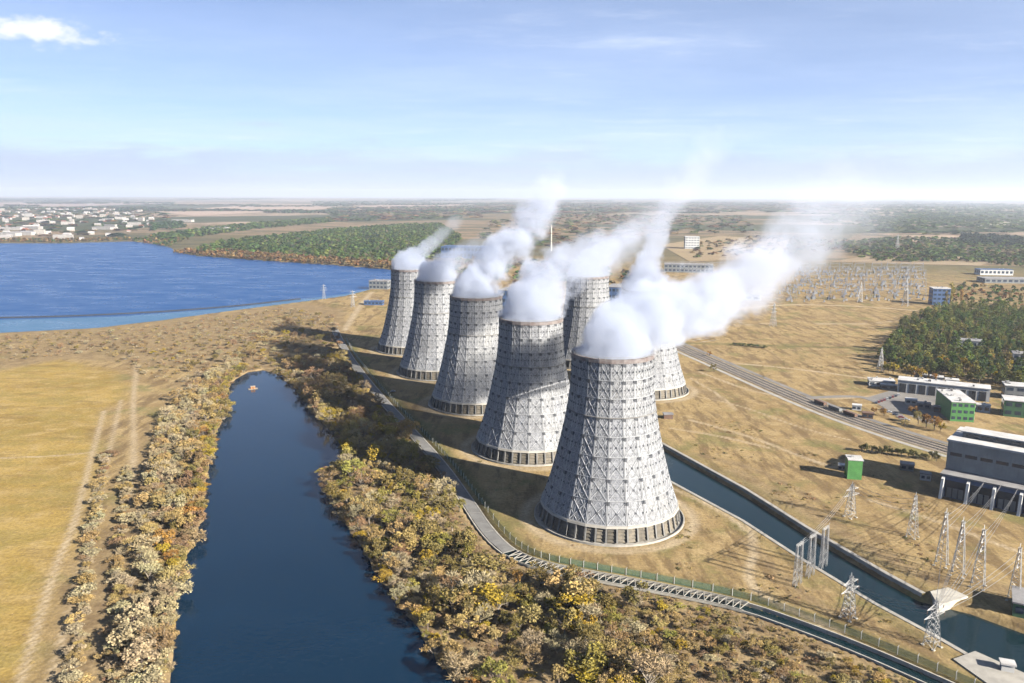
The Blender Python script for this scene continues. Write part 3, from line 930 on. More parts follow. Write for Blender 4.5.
SH = [(905, 404, 'pale flat shed on the asphalt yard below the long workshop', 'white_wall', 'roof_white', 9, 6, 4), (917, 408, 'grey shed on the asphalt yard left of the green office block', 'grey_clad', 'roof_grey', 10, 6, 4),
      (934, 412, 'rust coloured shed touching the shade of the green office block', 'rust', 'roof_grey', 8, 6, 4), (852, 410, 'small white shed beside the railway and the yard entrance', 'white_wall', 'roof_white', 7, 5, 4),
      (862, 418, 'small rust brown shed between the tracks and the yard', 'rust', 'rust', 8, 5, 4), (880, 389, 'low grey shed in front of the small white roofed store', 'grey_clad', 'roof_white', 14, 6, 4),
      (976, 412, 'narrow white shed between green office block and turbine hall', 'white_wall', 'roof_white', 10, 6, 6), (900, 470, 'grey hut in the turbine hall shadow', 'grey_clad', 'roof_grey', 8, 6, 4),
      (920, 480, 'white hut close to the left end of the turbine hall', 'white_wall', 'roof_grey', 6, 5, 4), (838, 470, 'small grey hut left of the bright green hut', 'grey_clad', 'roof_white', 5, 4, 3), (960, 398, 'white lean to at the right end of the long workshop', 'white_wall', 'roof_white', 14, 8, 7),
      (930, 296, 'white hut among the poplars beside the switchyard', 'white_wall', 'roof_white', 14, 10, 8), (745, 300, 'pale relay house at the left end of the switchyard', 'white_wall', 'roof_grey', 24, 12, 8)]
for x, y, lb, wm_, rm_, L_, D_, H_ in SH:
    simple_block('shed', lb, gp(x, y)[:2], (0.9, -.4), L_, D_, H_, M[wm_], M[rm_], group='small sheds of the plant yard', win=(2, 1, M['glass']), cat='shed', over=.3)
# green hut near the middle
simple_block('switch_hut', 'bright green box shaped hut with white roof behind a lattice pylon', gp(847, 479)[:2], (0.93, -0.2), 8.5, 9, 12.4, M['green_paint'], M['roof_white'], cat='hut', over=.4)
simple_block('hut', 'tiny dark hut on the dry grass right of the back tower', gp(664, 419)[:2], (1, 0), 7, 5, 3.5, M['rust'], M['roof_grey'], cat='hut')
# blocks behind the towers and far off
simple_block('reactor_hall', 'tall blue clad hall just behind the front towers, half veiled by steam', gp(498, 318)[:2], (0.96, -0.28), 46, 40, 40, M['blue_clad'], M['roof_grey'], win=(8, 4, M['glass']))
simple_block('reactor_hall', 'dark blue hall between the two back row towers and the steam', gp(607, 312)[:2], (0.96, -0.28), 44, 46, 38, M['blue_clad'], M['roof_grey'], win=(7, 4, M['glass']))
simple_block('plant_building', 'flat blue roofed building beyond the second tower of the far end', gp(441, 258)[:2], (0.97, -0.2), 150, 60, 32, M['blue_clad'], M['blue_clad'], win=(14, 2, M['glass']))
simple_block('plant_building', 'bright white block standing alone in the brown fields behind the steam', gp(685, 249)[:2], (1, -.1), 46, 40, 40, M['white_wall'], M['roof_white'], win=(5, 5, M['glass']))
simple_block('plant_building', 'low dark plant block right of the steam below the white block', gp(664, 272)[:2], (0.97, -0.2), 110, 40, 18, M['grey_clad'], M['roof_grey'], win=(12, 2, M['glass']))
simple_block('plant_building', 'dark blue clad house at the corner of the switchyard by the poplars', gp(932, 305)[:2], (1, -.2), 26, 22, 27, M['blue_clad'], M['roof_white'], win=(4, 4, M['glass']))
simple_block('storehouse', 'long grey roofed store beyond the pine wood at the right edge', gp(985, 283)[:2], (1, -.12), 130, 40, 9, M['grey_clad'], M['roof_grey'], win=(12, 1, M['glass']))
simple_block('storehouse', 'blue roofed store next to the poplars beyond the pine wood', gp(980, 275)[:2], (1, -.12), 70, 30, 12, M['white_wall'], M['blue_clad'], win=(8, 1, M['glass']))
simple_block('pump_house', 'dark boathouse like pump house on the lake shore left of the far tower', gp(369, 289)[:2], (1, -.2), 36, 26, 15, M['grey_clad'], M['roof_grey'], win=(5, 2, M['glass']))
simple_block('storehouse', 'low blue roofed store beside the farthest tower', gp(364, 305)[:2], (1, -.1), 30, 12, 6, M['blue_clad'], M['blue_clad'], win=(5, 1, M['glass']))
# chimney
c = gp(551, 251)
b = MB(); b.ring([(3.2, 0), (2.1, 82), (1.6, 82), (2.6, 0)], 16)
ch = tag(b.build('chimney', M['concrete_light'], None, (c[0], c[1], 0)), 'slender pale chimney rising between the plumes behind the towers', 'chimney')
for z in (30, 55, 78):
    b = MB(); r_ = 3.2 - 1.1 * z / 82; b.ring([(r_ + .05, z), (r_ + .9, z), (r_ + .9, z + 1), (r_ + .05, z + 1)], 16)
    b.build('gallery', M['rust'], ch)

# pump platform in the lower right corner and bridge deck over the canal
b = MB()
P_ = G2([(953, 660), (975, 652), (1060, 690), (1030, 715)])
i = len(b.v)
b.hexa([(*P_[0], -4), (*P_[3], -4), (*P_[2], -4), (*P_[1], -4), (*P_[0], .5), (*P_[3], .5), (*P_[2], .5), (*P_[1], .5)])
plat = tag(b.build('intake_platform', M['concrete']), 'grey concrete platform at the canal edge in the lower right corner', 'platform')
simple_block('intake_kiosk', 'small white roofed kiosk on the concrete platform by the canal', gp(1001, 672)[:2], (0.95, -.35), 4.2, 3.0, 3.2, M['white_wall'], M['roof_white'], cat='kiosk', over=.5)
b = MB()
P_ = G2([(938, 607), (968, 598), (948, 589), (930, 593)])
b.hexa([(*P_[0], -4), (*P_[1], -4), (*P_[2], -4), (*P_[3], -4), (*P_[0], .9), (*P_[1], .9), (*P_[2], .9), (*P_[3], .9)])
tag(b.build('landing_slab', M['concrete_light']), 'pale concrete landing slab jutting into the canal below the pylons', 'platform')
O = gp(1012, 616)[:2]
simple_block('pump_house', 'low grey green pump house on the far canal bank at the right edge', O, (0.85, -.5), 24, 16, 6, M['green_dull'], M['roof_grey'], win=(5, 1, M['glass']))

# ------------------------------------------------------------------ pylons, gantries
def lattice(b, w0, w1, h, n, r, rb, m=0, z0=0.0):
    pts = []
    for k in range(n + 1):
        t = 1 - (1 - k / n) ** 1.25
        w_ = w0 + (w1 - w0) * min(1, (k / n) * 1.15)
        z = z0 + h * t
        pts.append([(sx * w_ / 2, sy * w_ / 2, z) for sx, sy in ((-1, -1), (1, -1), (1, 1), (-1, 1))])
    for k in range(n):
        for j in range(4):
            j2 = (j + 1) % 4
            b.beam(pts[k][j], pts[k + 1][j], r, m, 3)
            b.beam(pts[k][j], pts[k + 1][j2], rb, m, 3)
            b.beam(pts[k][j2], pts[k + 1][j], rb, m, 3)
            if k: b.beam(pts[k][j], pts[k][j2], rb, m, 3)
def make_pylon(name, h, arms, w0=5.0, w1=1.2, r=0.14, rb=0.085):
    t = empty(name)
    b = MB(); lattice(b, w0, w1, h * 0.93, 8, r, rb)
    b.beam((w1 / 2, 0, h * .9), (0, 0, h), r, 0, 3); b.beam((-w1 / 2, 0, h * .9), (0, 0, h), r, 0, 3)
    b.build('lattice_mast', M['galv'], t)
    for z, L in arms:
        a = MB()
        for s in (-1, 1):
            for y in (-w1 / 2, w1 / 2):
                a.beam((0, y, z), (s * L, 0, z), r * .8, 0, 3)
            a.beam((0, 0, z + 1.7), (s * L, 0, z), r * .8, 0, 3)
            for q in (.35, .65): a.beam((s * L * q, 0, z), (s * L * q, 0, z + 1.7 * (1 - q)), rb, 0, 3)
        ao = a.build('cross_arm', M['galv'], t)
        for s in (-1, 1):
            k = MB(); k.beam((s * L * .97, 0, z), (s * L * .97, 0, z - 1.6), .12, 0, 6)
            k.build('insulator', M['insul'], ao)
    for sx in (-1, 1):
        for sy in (-1, 1):
            f = MB(); f.box(sx * w0 / 2 - .6, sx * w0 / 2 + .6, sy * w0 / 2 - .6, sy * w0 / 2 + .6, -.4, .35)
            f.build('footing', M['concrete_light'], t)
    return t
pyA = make_pylon('lattice_pylon', 29, [(17.5, 3.6), (21.5, 3.2), (25, 2.6)], w0=5.2)
tops = []
def put(proto, first, px, py, label, rz, sc=1.0, group=None, cat='pylon'):
    o = proto if first else copy_tree(proto)
    g = gp(px, py)
    o.location = (g[0], g[1], 0); o.rotation_euler.z = rz; o.scale = (sc,) * 3
    tag(o, label, cat, group)
    return o
LP = 'lattice pylons beside the canal'
p_ = [put(pyA, True, 941, 565, 'leftmost of the three tall pale lattice pylons in a row above the canal', 0.9, 1.0, LP),
      put(pyA, False, 957.5, 575, 'middle one of the three tall pale lattice pylons in a row above the canal', 0.9, 1.0, LP),
      put(pyA, False, 977.5, 586.5, 'rightmost of the three tall pale lattice pylons in a row above the canal', 0.9, 1.03, LP),
      put(pyA, False, 1013.7, 600, 'pale lattice pylon at the right edge beside the pump house', 0.9, 0.92, LP),
      put(pyA, False, 912, 537, 'slim lattice pylon standing nearest the white finned turbine hall', 0.7, 0.85, LP)]
pyB = make_pylon('lattice_pylon', 21, [(13, 6.5), (16.5, 5.2)], w0=4.6)
put(pyB, True, 931.5, 646, 'lattice pylon with wide cross arms on the near canal bank at lower right', 0.5, 1.0, LP)
put(pyB, False, 848, 618, 'lone lattice pylon on the grass between canal and concrete channel', 0.6, 0.98, LP)
put(pyB, False, 850, 517, 'lattice pylon in front of the bright green hut', 0.5, 0.98, LP)
pyC = make_pylon('lattice_pylon', 34, [(20, 8), (25, 6.5), (30, 5)], w0=7, r=.22, rb=.12)
FP = 'far lattice pylons'
for k, (x, y, lb, sc) in enumerate([(324, 299, 'pale lattice pylon on the lake shore, left of the farthest tower', .75), (353, 307, 'pale lattice pylon between lake shore and farthest tower', .8), (773, 326, 'lone lattice pylon on the tan field in front of the steam', .95),
      (905, 306, 'tall lattice pylon at the right end of the switchyard', 1.3), (860, 302, 'lattice pylon at the front edge of the switchyard, left of its tall corner pylon', 1.0), (692, 318, 'lattice pylon wrapped by drifting steam left of the tan field', 1.0), (880, 372, 'lattice pylon beside the yellow trees at the wood edge', .75), (897, 250, 'distant lattice pylon beyond the switchyard', 1.5)]):
    put(pyC, k == 0, x, y, lb, 0.3 + 0.2 * k, sc, FP)
# three portal gantries on the near bank of the canal
def make_portal():
    t = empty('portal_gantry')
    for s in (-1, 1):
        b = MB(); lattice(b, 1.5, .8, 20, 6, .10, .05)
        b.v = [(x + s * 2.2, y, z) for x, y, z in b.v]
        b.build('lattice_leg', M['galv'], t)
    b = MB()
    for y in (-.35, .35):
        for z in (19.6, 20.4): b.beam((-2.8, y, z), (2.8, y, z), .1, 0, 3)
        for k in range(5): b.beam((-2.8 + k * 1.12, y, 19.6 + .8 * (k % 2)), (-1.68 + k * 1.12, y, 20.4 - .8 * (k % 2)), .06, 0, 3)
    b.beam((2.2, 0, 20.2), (3.8, 0, 21.4), .1, 0, 3)
    b.build('beam', M['galv'], t)
    return t
pg = make_portal()
for k, (x, y) in enumerate([(797, 585), (810, 576), (823, 567)]):
    put(pg, k == 0, x, y, '%s of the three pale portal gantries on the near canal bank' % ['nearest', 'middle one', 'farthest'][k], 0.75, [1, 1, 1][k], 'portal gantries at the canal', 'gantry')
# conductors
def conductor(pts, sag, label):
    b = MB(); n = 10
    for a, c in zip(pts[:-1], pts[1:]):
        a = np.array(a); c = np.array(c); prev = None
        for k in range(n + 1):
            t = k / n; q = a + (c - a) * t; q = q.copy(); q[2] -= sag * 4 * t * (1 - t)
            if prev is not None: b.beam(prev, q, 0.085, 0, 3)
            prev = q
    return tag(b.build('power_cable', M['cable']), label, 'cable', 'overhead power cables')
def P3(x, y, z): g = gp(x, y); return (g[0], g[1], z)
for k, (dz, lb) in enumerate([(25, 'highest cable'), (21.5, 'middle cable'), (17.5, 'lowest cable')]):
    conductor([P3(797, 585, 21 - k), P3(850, 517, 20 - k * 2), P3(912, 537, dz * .85)], 3, '%s strung from the portal gantries past the green hut pylon' % lb)
    conductor([P3(848, 618, 16.5 - k * 1.5), P3(931.5, 646, 16.5 - k * 1.5), P3(1013.7, 600, dz * .92)], 2, '%s strung across the canal from the lone pylon' % lb)

for n_, (bx, by, sc_) in enumerate([(941, 565, 1.0), (957.5, 575, 1.0), (977.5, 586.5, 1.03)]):
    for k, z_ in enumerate((25, 21.5, 17.5)):
        conductor([P3(931.5, 646, 17.5 - k * 2 - n_ * .5), P3(bx, by, z_ * sc_), P3(985 + n_ * 16, 500 + n_ * 4, 14)], 2.5, '%s cable over the %s of the three pylons in a row, towards the hall' % (['top', 'middle', 'bottom'][k], ['leftmost', 'middle one', 'rightmost'][n_]))
# switchyard
SW = G2([(765, 305), (930, 302), (942, 270), (920, 262), (800, 264), (745, 285)])
def make_gantry():
    t = empty('switchyard_gantry')
    for s in (-1, 1):
        b = MB(); b.beam((s * 12 - 2.4, 0, 0), (s * 12, 0, 17), .28, 0, 4); b.beam((s * 12 + 2.4, 0, 0), (s * 12, 0, 17), .28, 0, 4); b.beam((s * 12, 0, 17), (s * 12, 0, 22), .2, 0, 4)
        b.build('post', M['steel_grey'], t)
    b = MB(); b.beam((-12, 0, 16), (12, 0, 16), .25, 0, 4); b.beam((-12, 0, 14.6), (12, 0, 14.6), .2, 0, 4)
    for k in range(8): b.beam((-12 + 3 * k, 0, 14.6), (-10.5 + 3 * k, 0, 16), .12, 0, 3)
    b.build('beam', M['steel_grey'], t)
    return t
gan = make_gantry()
first = True
P0, P1, P2, P3_ = [np.array(q) for q in G2([(772, 303), (925, 301), (925, 268), (800, 268)])]
for i in range(9):
    for j in range(7):
        u_, v_ = (i + .5) / 9 + rng.uniform(-.02, .02), (j + .5) / 7
        q = (P0 * (1 - u_) + P1 * u_) * (1 - v_) + (P3_ * (1 - u_) + P2 * u_) * v_
        o = gan if first else copy_tree(gan); first = False
        o.location = (q[0], q[1], 0); o.rotation_euler.z = 0.15 + rng.uniform(-.04, .04)
        tag(o, 'thin steel gantry standing in rows in the switchyard', 'gantry', 'gantries of the switchyard')
b = MB()
for k in range(420):
    u_, v_ = rng.uniform(0, 1, 2)
    q = (P0 * (1 - u_) + P1 * u_) * (1 - v_) + (P3_ * (1 - u_) + P2 * u_) * v_
    h_ = rng.uniform(3, 8); s_ = rng.uniform(.8, 2.2)
    b.box(q[0] - s_, q[0] + s_, q[1] - s_, q[1] + s_, 0, h_ * .5, int(rng.integers(0, 3)))
    b.box(q[0] - s_ * .3, q[0] + s_ * .3, q[1] - s_ * .3, q[1] + s_ * .3, h_ * .5, h_, 2)
tag(b.build('switchgear', [M['grey_clad'], M['roof_grey'], M['steel_grey']]), 'dense rows of small grey switchgear between the gantries', 'switchgear', kind='stuff')

# ------------------------------------------------------------------ vegetation
def arrays(verts, faces, mids, lv):
    return dict(v=np.array(verts, float), f=np.array(faces, int), m=np.array(mids, int), lv=np.array(lv, float))
def veg(kind, seed):             # one unit-sized plant made of triangles: m 0 bark, 1 foliage
    r = np.random.default_rng(seed)
    V = []; F = []; Mi = []; LV = []
    def tri(a, b_, c_, m, lv):
        i = len(V); V.extend([a, b_, c_]); F.append((i, i + 1, i + 2)); Mi.append(m); LV.append(lv)
    def limb(a, b_, r0, r1):
        a = np.array(a, float); b_ = np.array(b_, float); d = b_ - a; d = d / (np.linalg.norm(d) + 1e-9)
        x = np.cross(d, (0.3, 0.9, 0.2)); x /= np.linalg.norm(x); y = np.cross(d, x)
        A = [a + (x * math.cos(t) + y * math.sin(t)) * r0 for t in (0, 2.09, 4.19)]
        B = [b_ + (x * math.cos(t) + y * math.sin(t)) * r1 for t in (0, 2.09, 4.19)]
        for k in range(3):
            k2 = (k + 1) % 3
            tri(A[k], A[k2], B[k2], 0, .5); tri(A[k], B[k2], B[k], 0, .5)
    def leaf(c_, s, lv, up=0.3, el=1.0):
        n = r.normal(size=3); n[2] = abs(n[2]) + up; n /= np.linalg.norm(n)
        x = np.cross(n, r.normal(size=3)); x /= np.linalg.norm(x); y = np.cross(n, x)
        x = x * s * el; y = y * s
        tri(c_ - x * .5 - y * .4, c_ + x * .5 - y * .3, c_ + y * .7 + x * r.uniform(-.3, .3), 1, lv)
        if r.random() < .7: tri(c_ + x * .5 - y * .3, c_ + x * .55 + y * .5, c_ + y * .7, 1, lv)
    if kind == 'round':          # broad leafy tree, unit height 1
        limb((0, 0, 0), (0, 0, .35), .035, .025)
        sx, sy = r.uniform(.75, 1.2, 2); ox, oy = r.normal(size=2) * .06; lift = r.uniform(-.06, .1)
        for k in range(int(r.integers(11, 20))):
            a = r.uniform(0, 6.28); el_ = r.uniform(-.15, 1.0)
            rad = .40 * math.sqrt(max(0.05, 1 - el_ * el_ * .8)) * r.uniform(.55, 1.05)
            c_ = np.array([math.cos(a) * rad * sx + ox, math.sin(a) * rad * sy + oy, .50 + lift * (el_ > .4) + .40 * el_ * r.uniform(.6, 1.05)])
            limb((0, 0, r.uniform(.2, .4)), c_, .014, .005)
            cs = r.uniform(.07, .19); base = r.uniform(.2, .8)
            for q in range(70):
                d = r.normal(size=3); d /= np.linalg.norm(d)
                leaf(c_ + d * cs * r.uniform(.6, 1.05), r.uniform(.04, .07), np.clip(base + r.normal() * .12, 0, 1))
    elif kind == 'bare':         # twiggy half bare crown
        limb((0, 0, 0), (0, 0, .25), .03, .02)
        for k in range(15):
            a = r.uniform(0, 6.28); rad = r.uniform(.12, .42)
            c_ = np.array([math.cos(a) * rad, math.sin(a) * rad, r.uniform(.35, .88) - rad * .3])
            limb((0, 0, r.uniform(.05, .3)), c_, .014, .004)
            for q in range(46):
                d = r.normal(size=3); d[2] = abs(d[2]) * .9; d /= np.linalg.norm(d)
                p = c_ + d * r.uniform(.03, .15)
                x = np.cross(d, r.normal(size=3)); x /= np.linalg.norm(x)
                e = p + d * r.uniform(.06, .13) + np.array((0, 0, .02))
                tri(p - x * .011, p + x * .011, e, 1, r.uniform(.35, .85))
                leaf(p + d * .02, r.uniform(.028, .05), r.uniform(.2, .7))
    elif kind == 'shrub':        # low dome of twigs and leaves, wider than high
        for k in range(14):
            a = r.uniform(0, 6.28); rad = r.uniform(.05, .5)
            c_ = np.array([math.cos(a) * rad, math.sin(a) * rad, .15 + .55 * (1 - rad * 1.1) * r.uniform(.6, 1.1)])
            limb((rad * .2 * math.cos(a), rad * .2 * math.sin(a), 0), c_, .018, .006)
            base = r.uniform(.2, .8)
            for q in range(52):
                d = r.normal(size=3); d /= np.linalg.norm(d)
                leaf(c_ + d * np.array((1, 1, .8)) * r.uniform(.08, .19), r.uniform(.04, .075), np.clip(base + r.normal() * .12, 0, 1))
    elif kind == 'pine':         # irregular conifer
        limb((0, 0, 0), (0, 0, .95), .022, .006)
        for k in range(26):
            t = (k + .5) / 26; z = .25 + .73 * t
            rad = .27 * (1 - t) ** .75 * r.uniform(.6, 1.15) + .02
            a = k * 2.4 + r.uniform(-.3, .3)
            c_ = np.array([math.cos(a) * rad, math.sin(a) * rad, z])
            limb((0, 0, z), c_, .008, .003)
            base = r.uniform(.15, .75)
            for q in range(22):
                d = r.normal(size=3); d[2] *= .5
                leaf(c_ + d * np.array((.055, .055, .04)), r.uniform(.04, .075), np.clip(base + r.normal() * .12, 0, 1))
    elif kind == 'poplar':
        limb((0, 0, 0), (0, 0, .9), .02, .005)
        for k in range(18):
            t = (k + .5) / 18; z = .14 + .82 * t
            rad = .10 * math.sin(math.pi * min(1, .25 + .75 * (1 - t))) * r.uniform(.5, 1.1)
            a = r.uniform(0, 6.28); c_ = np.array([math.cos(a) * rad, math.sin(a) * rad, z]); base = r.uniform(.2, .8)
            limb((0, 0, z - .05), c_, .006, .002)
            for q in range(26):
                d = r.normal(size=3)
                leaf(c_ + d * np.array((.035, .035, .05)), r.uniform(.03, .055), np.clip(base + r.normal() * .12, 0, 1))
    elif kind == 'lump':         # tiny far tree
        for q in range(16):
            d = r.normal(size=3); d[2] = abs(d[2]); d /= np.linalg.norm(d)
            leaf(np.array((0, 0, .15)) + d * np.array((.42, .42, .7)) * r.uniform(.6, 1), r.uniform(.35, .5), r.uniform(.1, .9), up=.6)
    elif kind == 'tuft':         # weed / small bush of the undergrowth
        for q in range(30):
            d = r.normal(size=3); d[2] = abs(d[2]); d /= np.linalg.norm(d)
            leaf(d * np.array((.5, .5, .6)) * r.uniform(.4, 1), r.uniform(.14, .26), r.uniform(0, 1))
    return arrays(V, F, Mi, LV)
def veg_mesh(name, a, bark):
    me = np_mesh(name, a['v'], a['f'])
    me.materials.append(bark); me.materials.append(M['leaf'])
    me.polygons.foreach_set('material_index', a['m'].astype(np.int32))
    at_ = me.attributes.new('leafvar', 'FLOAT', 'FACE')
    at_.data.foreach_set('value', a['lv'].astype(np.float32))
    return me
VAR = {k: [veg(k, 100 * i + j) for j in range(n)] for i, (k, n) in enumerate([('round', 9), ('bare', 8), ('shrub', 7), ('pine', 5), ('poplar', 2), ('lump', 4), ('tuft', 4)])}
def split_parts(a):
    out = []
    for m in (0, 1):
        s_ = a['m'] == m
        f = a['f'][s_]; u_, inv = np.unique(f, return_inverse=True)
        out.append(dict(v=a['v'][u_], f=inv.reshape(f.shape), m=a['m'][s_], lv=a['lv'][s_]))
    return out
VM = {}; VP = {}
for k in ('round', 'bare', 'shrub', 'pine', 'poplar'):
    bk = M['bark_pale'] if k in ('bare', 'shrub') else M['bark']
    VM[k] = [veg_mesh(k + '_plant', a, bk) for a in VAR[k]]
    VP[k] = [[veg_mesh(nm, q, bk) for nm, q in zip(('trunk', 'crown'), split_parts(a))] for a in VAR[k]]
def jitter(c, amt=0.15):
    f = 1 + rng.uniform(-amt, amt)
    return tuple(float(np.clip(x * f * (1 + rng.uniform(-.06, .06)), 0, 1)) for x in c) + (1.0,)
def plant(name, kind, x, y, h, wd, tint, label, cat, group, parts=False, z=0.0):
    k = int(rng.integers(0, len(VM[kind]))); rz = float(rng.uniform(0, 6.28))
    c = jitter(tint)
    if parts:
        o = empty(name, (x, y, z), rz); o.scale = (wd, wd, h)
        for nm, me in zip(('trunk', 'crown'), VP[kind][k]):
            q = place(nm, me, parent=o); q.color = c
    else:
        o = place(name, VM[kind][k], (x, y, z), rz, None, (wd, wd, h)); o.color = c
    return tag(o, label, cat, group)
def mass(name, items, label, cat, bark, keep=1.0):   # items: (kind, x, y, h, w, tint)
    vs = []; fs = []; ms = []; lvs = []; tn = []; n = 0
    for kind, x, y, h, wd, tint in items:
        a = VAR[kind][int(rng.integers(0, len(VAR[kind])))]
        t = rng.uniform(0, 6.28); c_, s_ = math.cos(t), math.sin(t)
        v = a['v']; q = np.stack([x + wd * (c_ * v[:, 0] - s_ * v[:, 1]), y + wd * (s_ * v[:, 0] + c_ * v[:, 1]), h * v[:, 2]], -1)
        k_ = (rng.random(len(a['f'])) < keep) | (a['m'] == 0)
        vs.append(q); fs.append(a['f'][k_] + n); ms.append(a['m'][k_]); lvs.append(a['lv'][k_]); n += len(q)
        tn.append(np.tile(np.array(jitter(tint), np.float32), (int(k_.sum()), 1)))
    me = np_mesh(name, np.concatenate(vs), np.concatenate(fs))
    me.materials.append(bark); me.materials.append(M['leaf_mass'])
    me.polygons.foreach_set('material_index', np.concatenate(ms).astype(np.int32))
    at_ = me.attributes.new('leafvar', 'FLOAT', 'FACE'); at_.data.foreach_set('value', np.concatenate(lvs).astype(np.float32))
    at_ = me.attributes.new('tint', 'FLOAT_COLOR', 'FACE'); at_.data.foreach_set('color', np.concatenate(tn).ravel())
    return tag(place(name, me), label, cat, kind='stuff')
def scatter(poly, spacing, n_try=4000, jit=None, seed=0):
    r = np.random.default_rng(seed); P = np.array(poly); lo, hi = P.min(0), P.max(0)
    pts = []; grid = {}
    c = r.uniform(lo, hi, (n_try, 2)); c = c[in_poly(c[:, 0], c[:, 1], poly)]
    for q in c:
        s_ = spacing(q) if callable(spacing) else spacing
        k = (int(q[0] // 8), int(q[1] // 8)); ok = True
        rr = int(s_ // 8) + 1
        for i in range(-rr, rr + 1):
            for j in range(-rr, rr + 1):
                for p in grid.get((k[0] + i, k[1] + j), ()):
                    if (p[0] - q[0]) ** 2 + (p[1] - q[1]) ** 2 < s_ * s_: ok = False
        if ok: pts.append(q); grid.setdefault(k, []).append(q)
    return pts
OLIVE = (0.27, 0.215, 0.075); YEL = (0.46, 0.33, 0.045); TAN = (0.47, 0.345, 0.145); GREY = (0.48, 0.40, 0.25); BROWN = (0.34, 0.225, 0.125); ORNG = (0.42, 0.225, 0.06); LIME = (0.34, 0.30, 0.075)
PAL = {'olive': OLIVE, 'yellow': YEL, 'tan': TAN, 'grey': GREY, 'brown': BROWN, 'orange': ORNG, 'lime green': LIME}
def pick(names, probs): return names[int(rng.choice(len(names), p=np.array(probs) / sum(probs)))]
_wx = np.arange(-620, 320, 2.5); _wy = np.arange(200, 1300, 2.5)
_WD = -sdf(*np.meshgrid(_wx, _wy), RIVER)
def water_d(q):
    i = min(max(int((q[1] - 200) / 2.5), 0), len(_wy) - 1); j = min(max(int((q[0] + 620) / 2.5), 0), len(_wx) - 1)
    return float(_WD[i, j])
def where(q):
    if q[0] > 25 and q[1] < 400:
        return ['in dry scrub at the bottom edge, left of the zigzag', 'in the dry scrub right below the zigzag channel', 'in the dry scrub at the lower right below the open channel'][0 if q[0] < 55 else 1 if q[0] < 100 else 2]
    a = 'at the water edge' if water_d(q) < 14 else 'next to the channel slabs' if line_dist(np.array([q[0]]), np.array([q[1]]), fl)[0] < 22 else 'in mid thicket'
    b_ = 'at the bottom of the picture' if q[1] < 300 else 'by the zigzag start' if q[1] < 370 else 'left of the largest tower' if q[1] < 450 else 'left of the second tower' if q[1] < 560 else 'left of the far towers'
    return a + ', ' + b_
# right bank: dense wood between river and channel
clr = [tuple(p) for p in offset_line(fl, -inner_side * 7.5)]
BELT2 = [tuple(p) for p in RIV_R[::-1]][1:] + [(0, 215), (170, 215)] + [p for p in clr[::-1] if p[1] < 860]
pts = scatter(BELT2, lambda q: 5.4 if not (q[0] > 25 and q[1] < 400) else 3.3, 20000, seed=3)
pts = sorted([q for q in pts if 244 < q[1] < 900], key=lambda q: np.hypot(q[0], q[1]))
near_n = {'t': 0, 'b': 0}; rest = []
for q in pts:
    dry_side = q[0] > 25 and q[1] < 400
    if dry_side and rng.random() > (q[0] - 25) / 45: dry_side = False
    shore = water_d(q)
    if dry_side:
        nm = pick(['brown', 'tan', 'olive', 'yellow', 'lime green', 'grey'], [2.5, 5, 3.5, 1.4, 1.4, 2.5]); kd = pick(['shrub', 'bare', 'round'], [5, 3, 2.5]); h = rng.uniform(2.4, 6.2)
    else:
        nm = pick(['olive', 'tan', 'grey', 'brown', 'yellow', 'lime green', 'orange'], [4, 4, 3.5, 1.5, 1.6, 3, .25]); kd = 'bare' if nm in ('grey', 'brown') else pick(['round', 'bare', 'shrub'], [5, 1.5, 1.5]); h = float(np.clip(rng.lognormal(2.02, .38), 3.5, 15))
        if q[1] > 600: nm = pick(['olive', 'brown', 'grey', 'tan', 'yellow'], [3, 4, 3, 2, .5])
    fd_ = line_dist(np.array([q[0]]), np.array([q[1]]), fl)[0]
    if fd_ < 15 and q[1] < 420: h = min(h, 1.2 + (fd_ - 6) * .32)
    if kd == 'shrub': h *= .75
    wd = h * (rng.uniform(1.4, 2.2) if kd == 'shrub' else rng.uniform(.8, 1.4))
    key = 'b' if kd == 'shrub' else 't'
    if near_n[key] < 295:
        if kd == 'shrub':
            plant('bush', kd, q[0], q[1], h, wd, PAL[nm], '%s bush %s' % (nm, where(q)), 'bush', 'thicket on the right river bank')
        else:
            plant('riverside_tree', kd, q[0], q[1], h, wd, PAL[nm], '%s %s tree %s' % (nm, 'half bare' if kd == 'bare' else 'leafy', where(q)), 'tree', 'thicket on the right river bank', parts=True)
        near_n[key] += 1
    else:
        rest.append((kd, q[0], q[1], h, wd, PAL[nm]))
mass('thicket', rest, 'farther part of the autumn thicket along the right river bank', 'thicket', M['bark_pale'], 0.65)
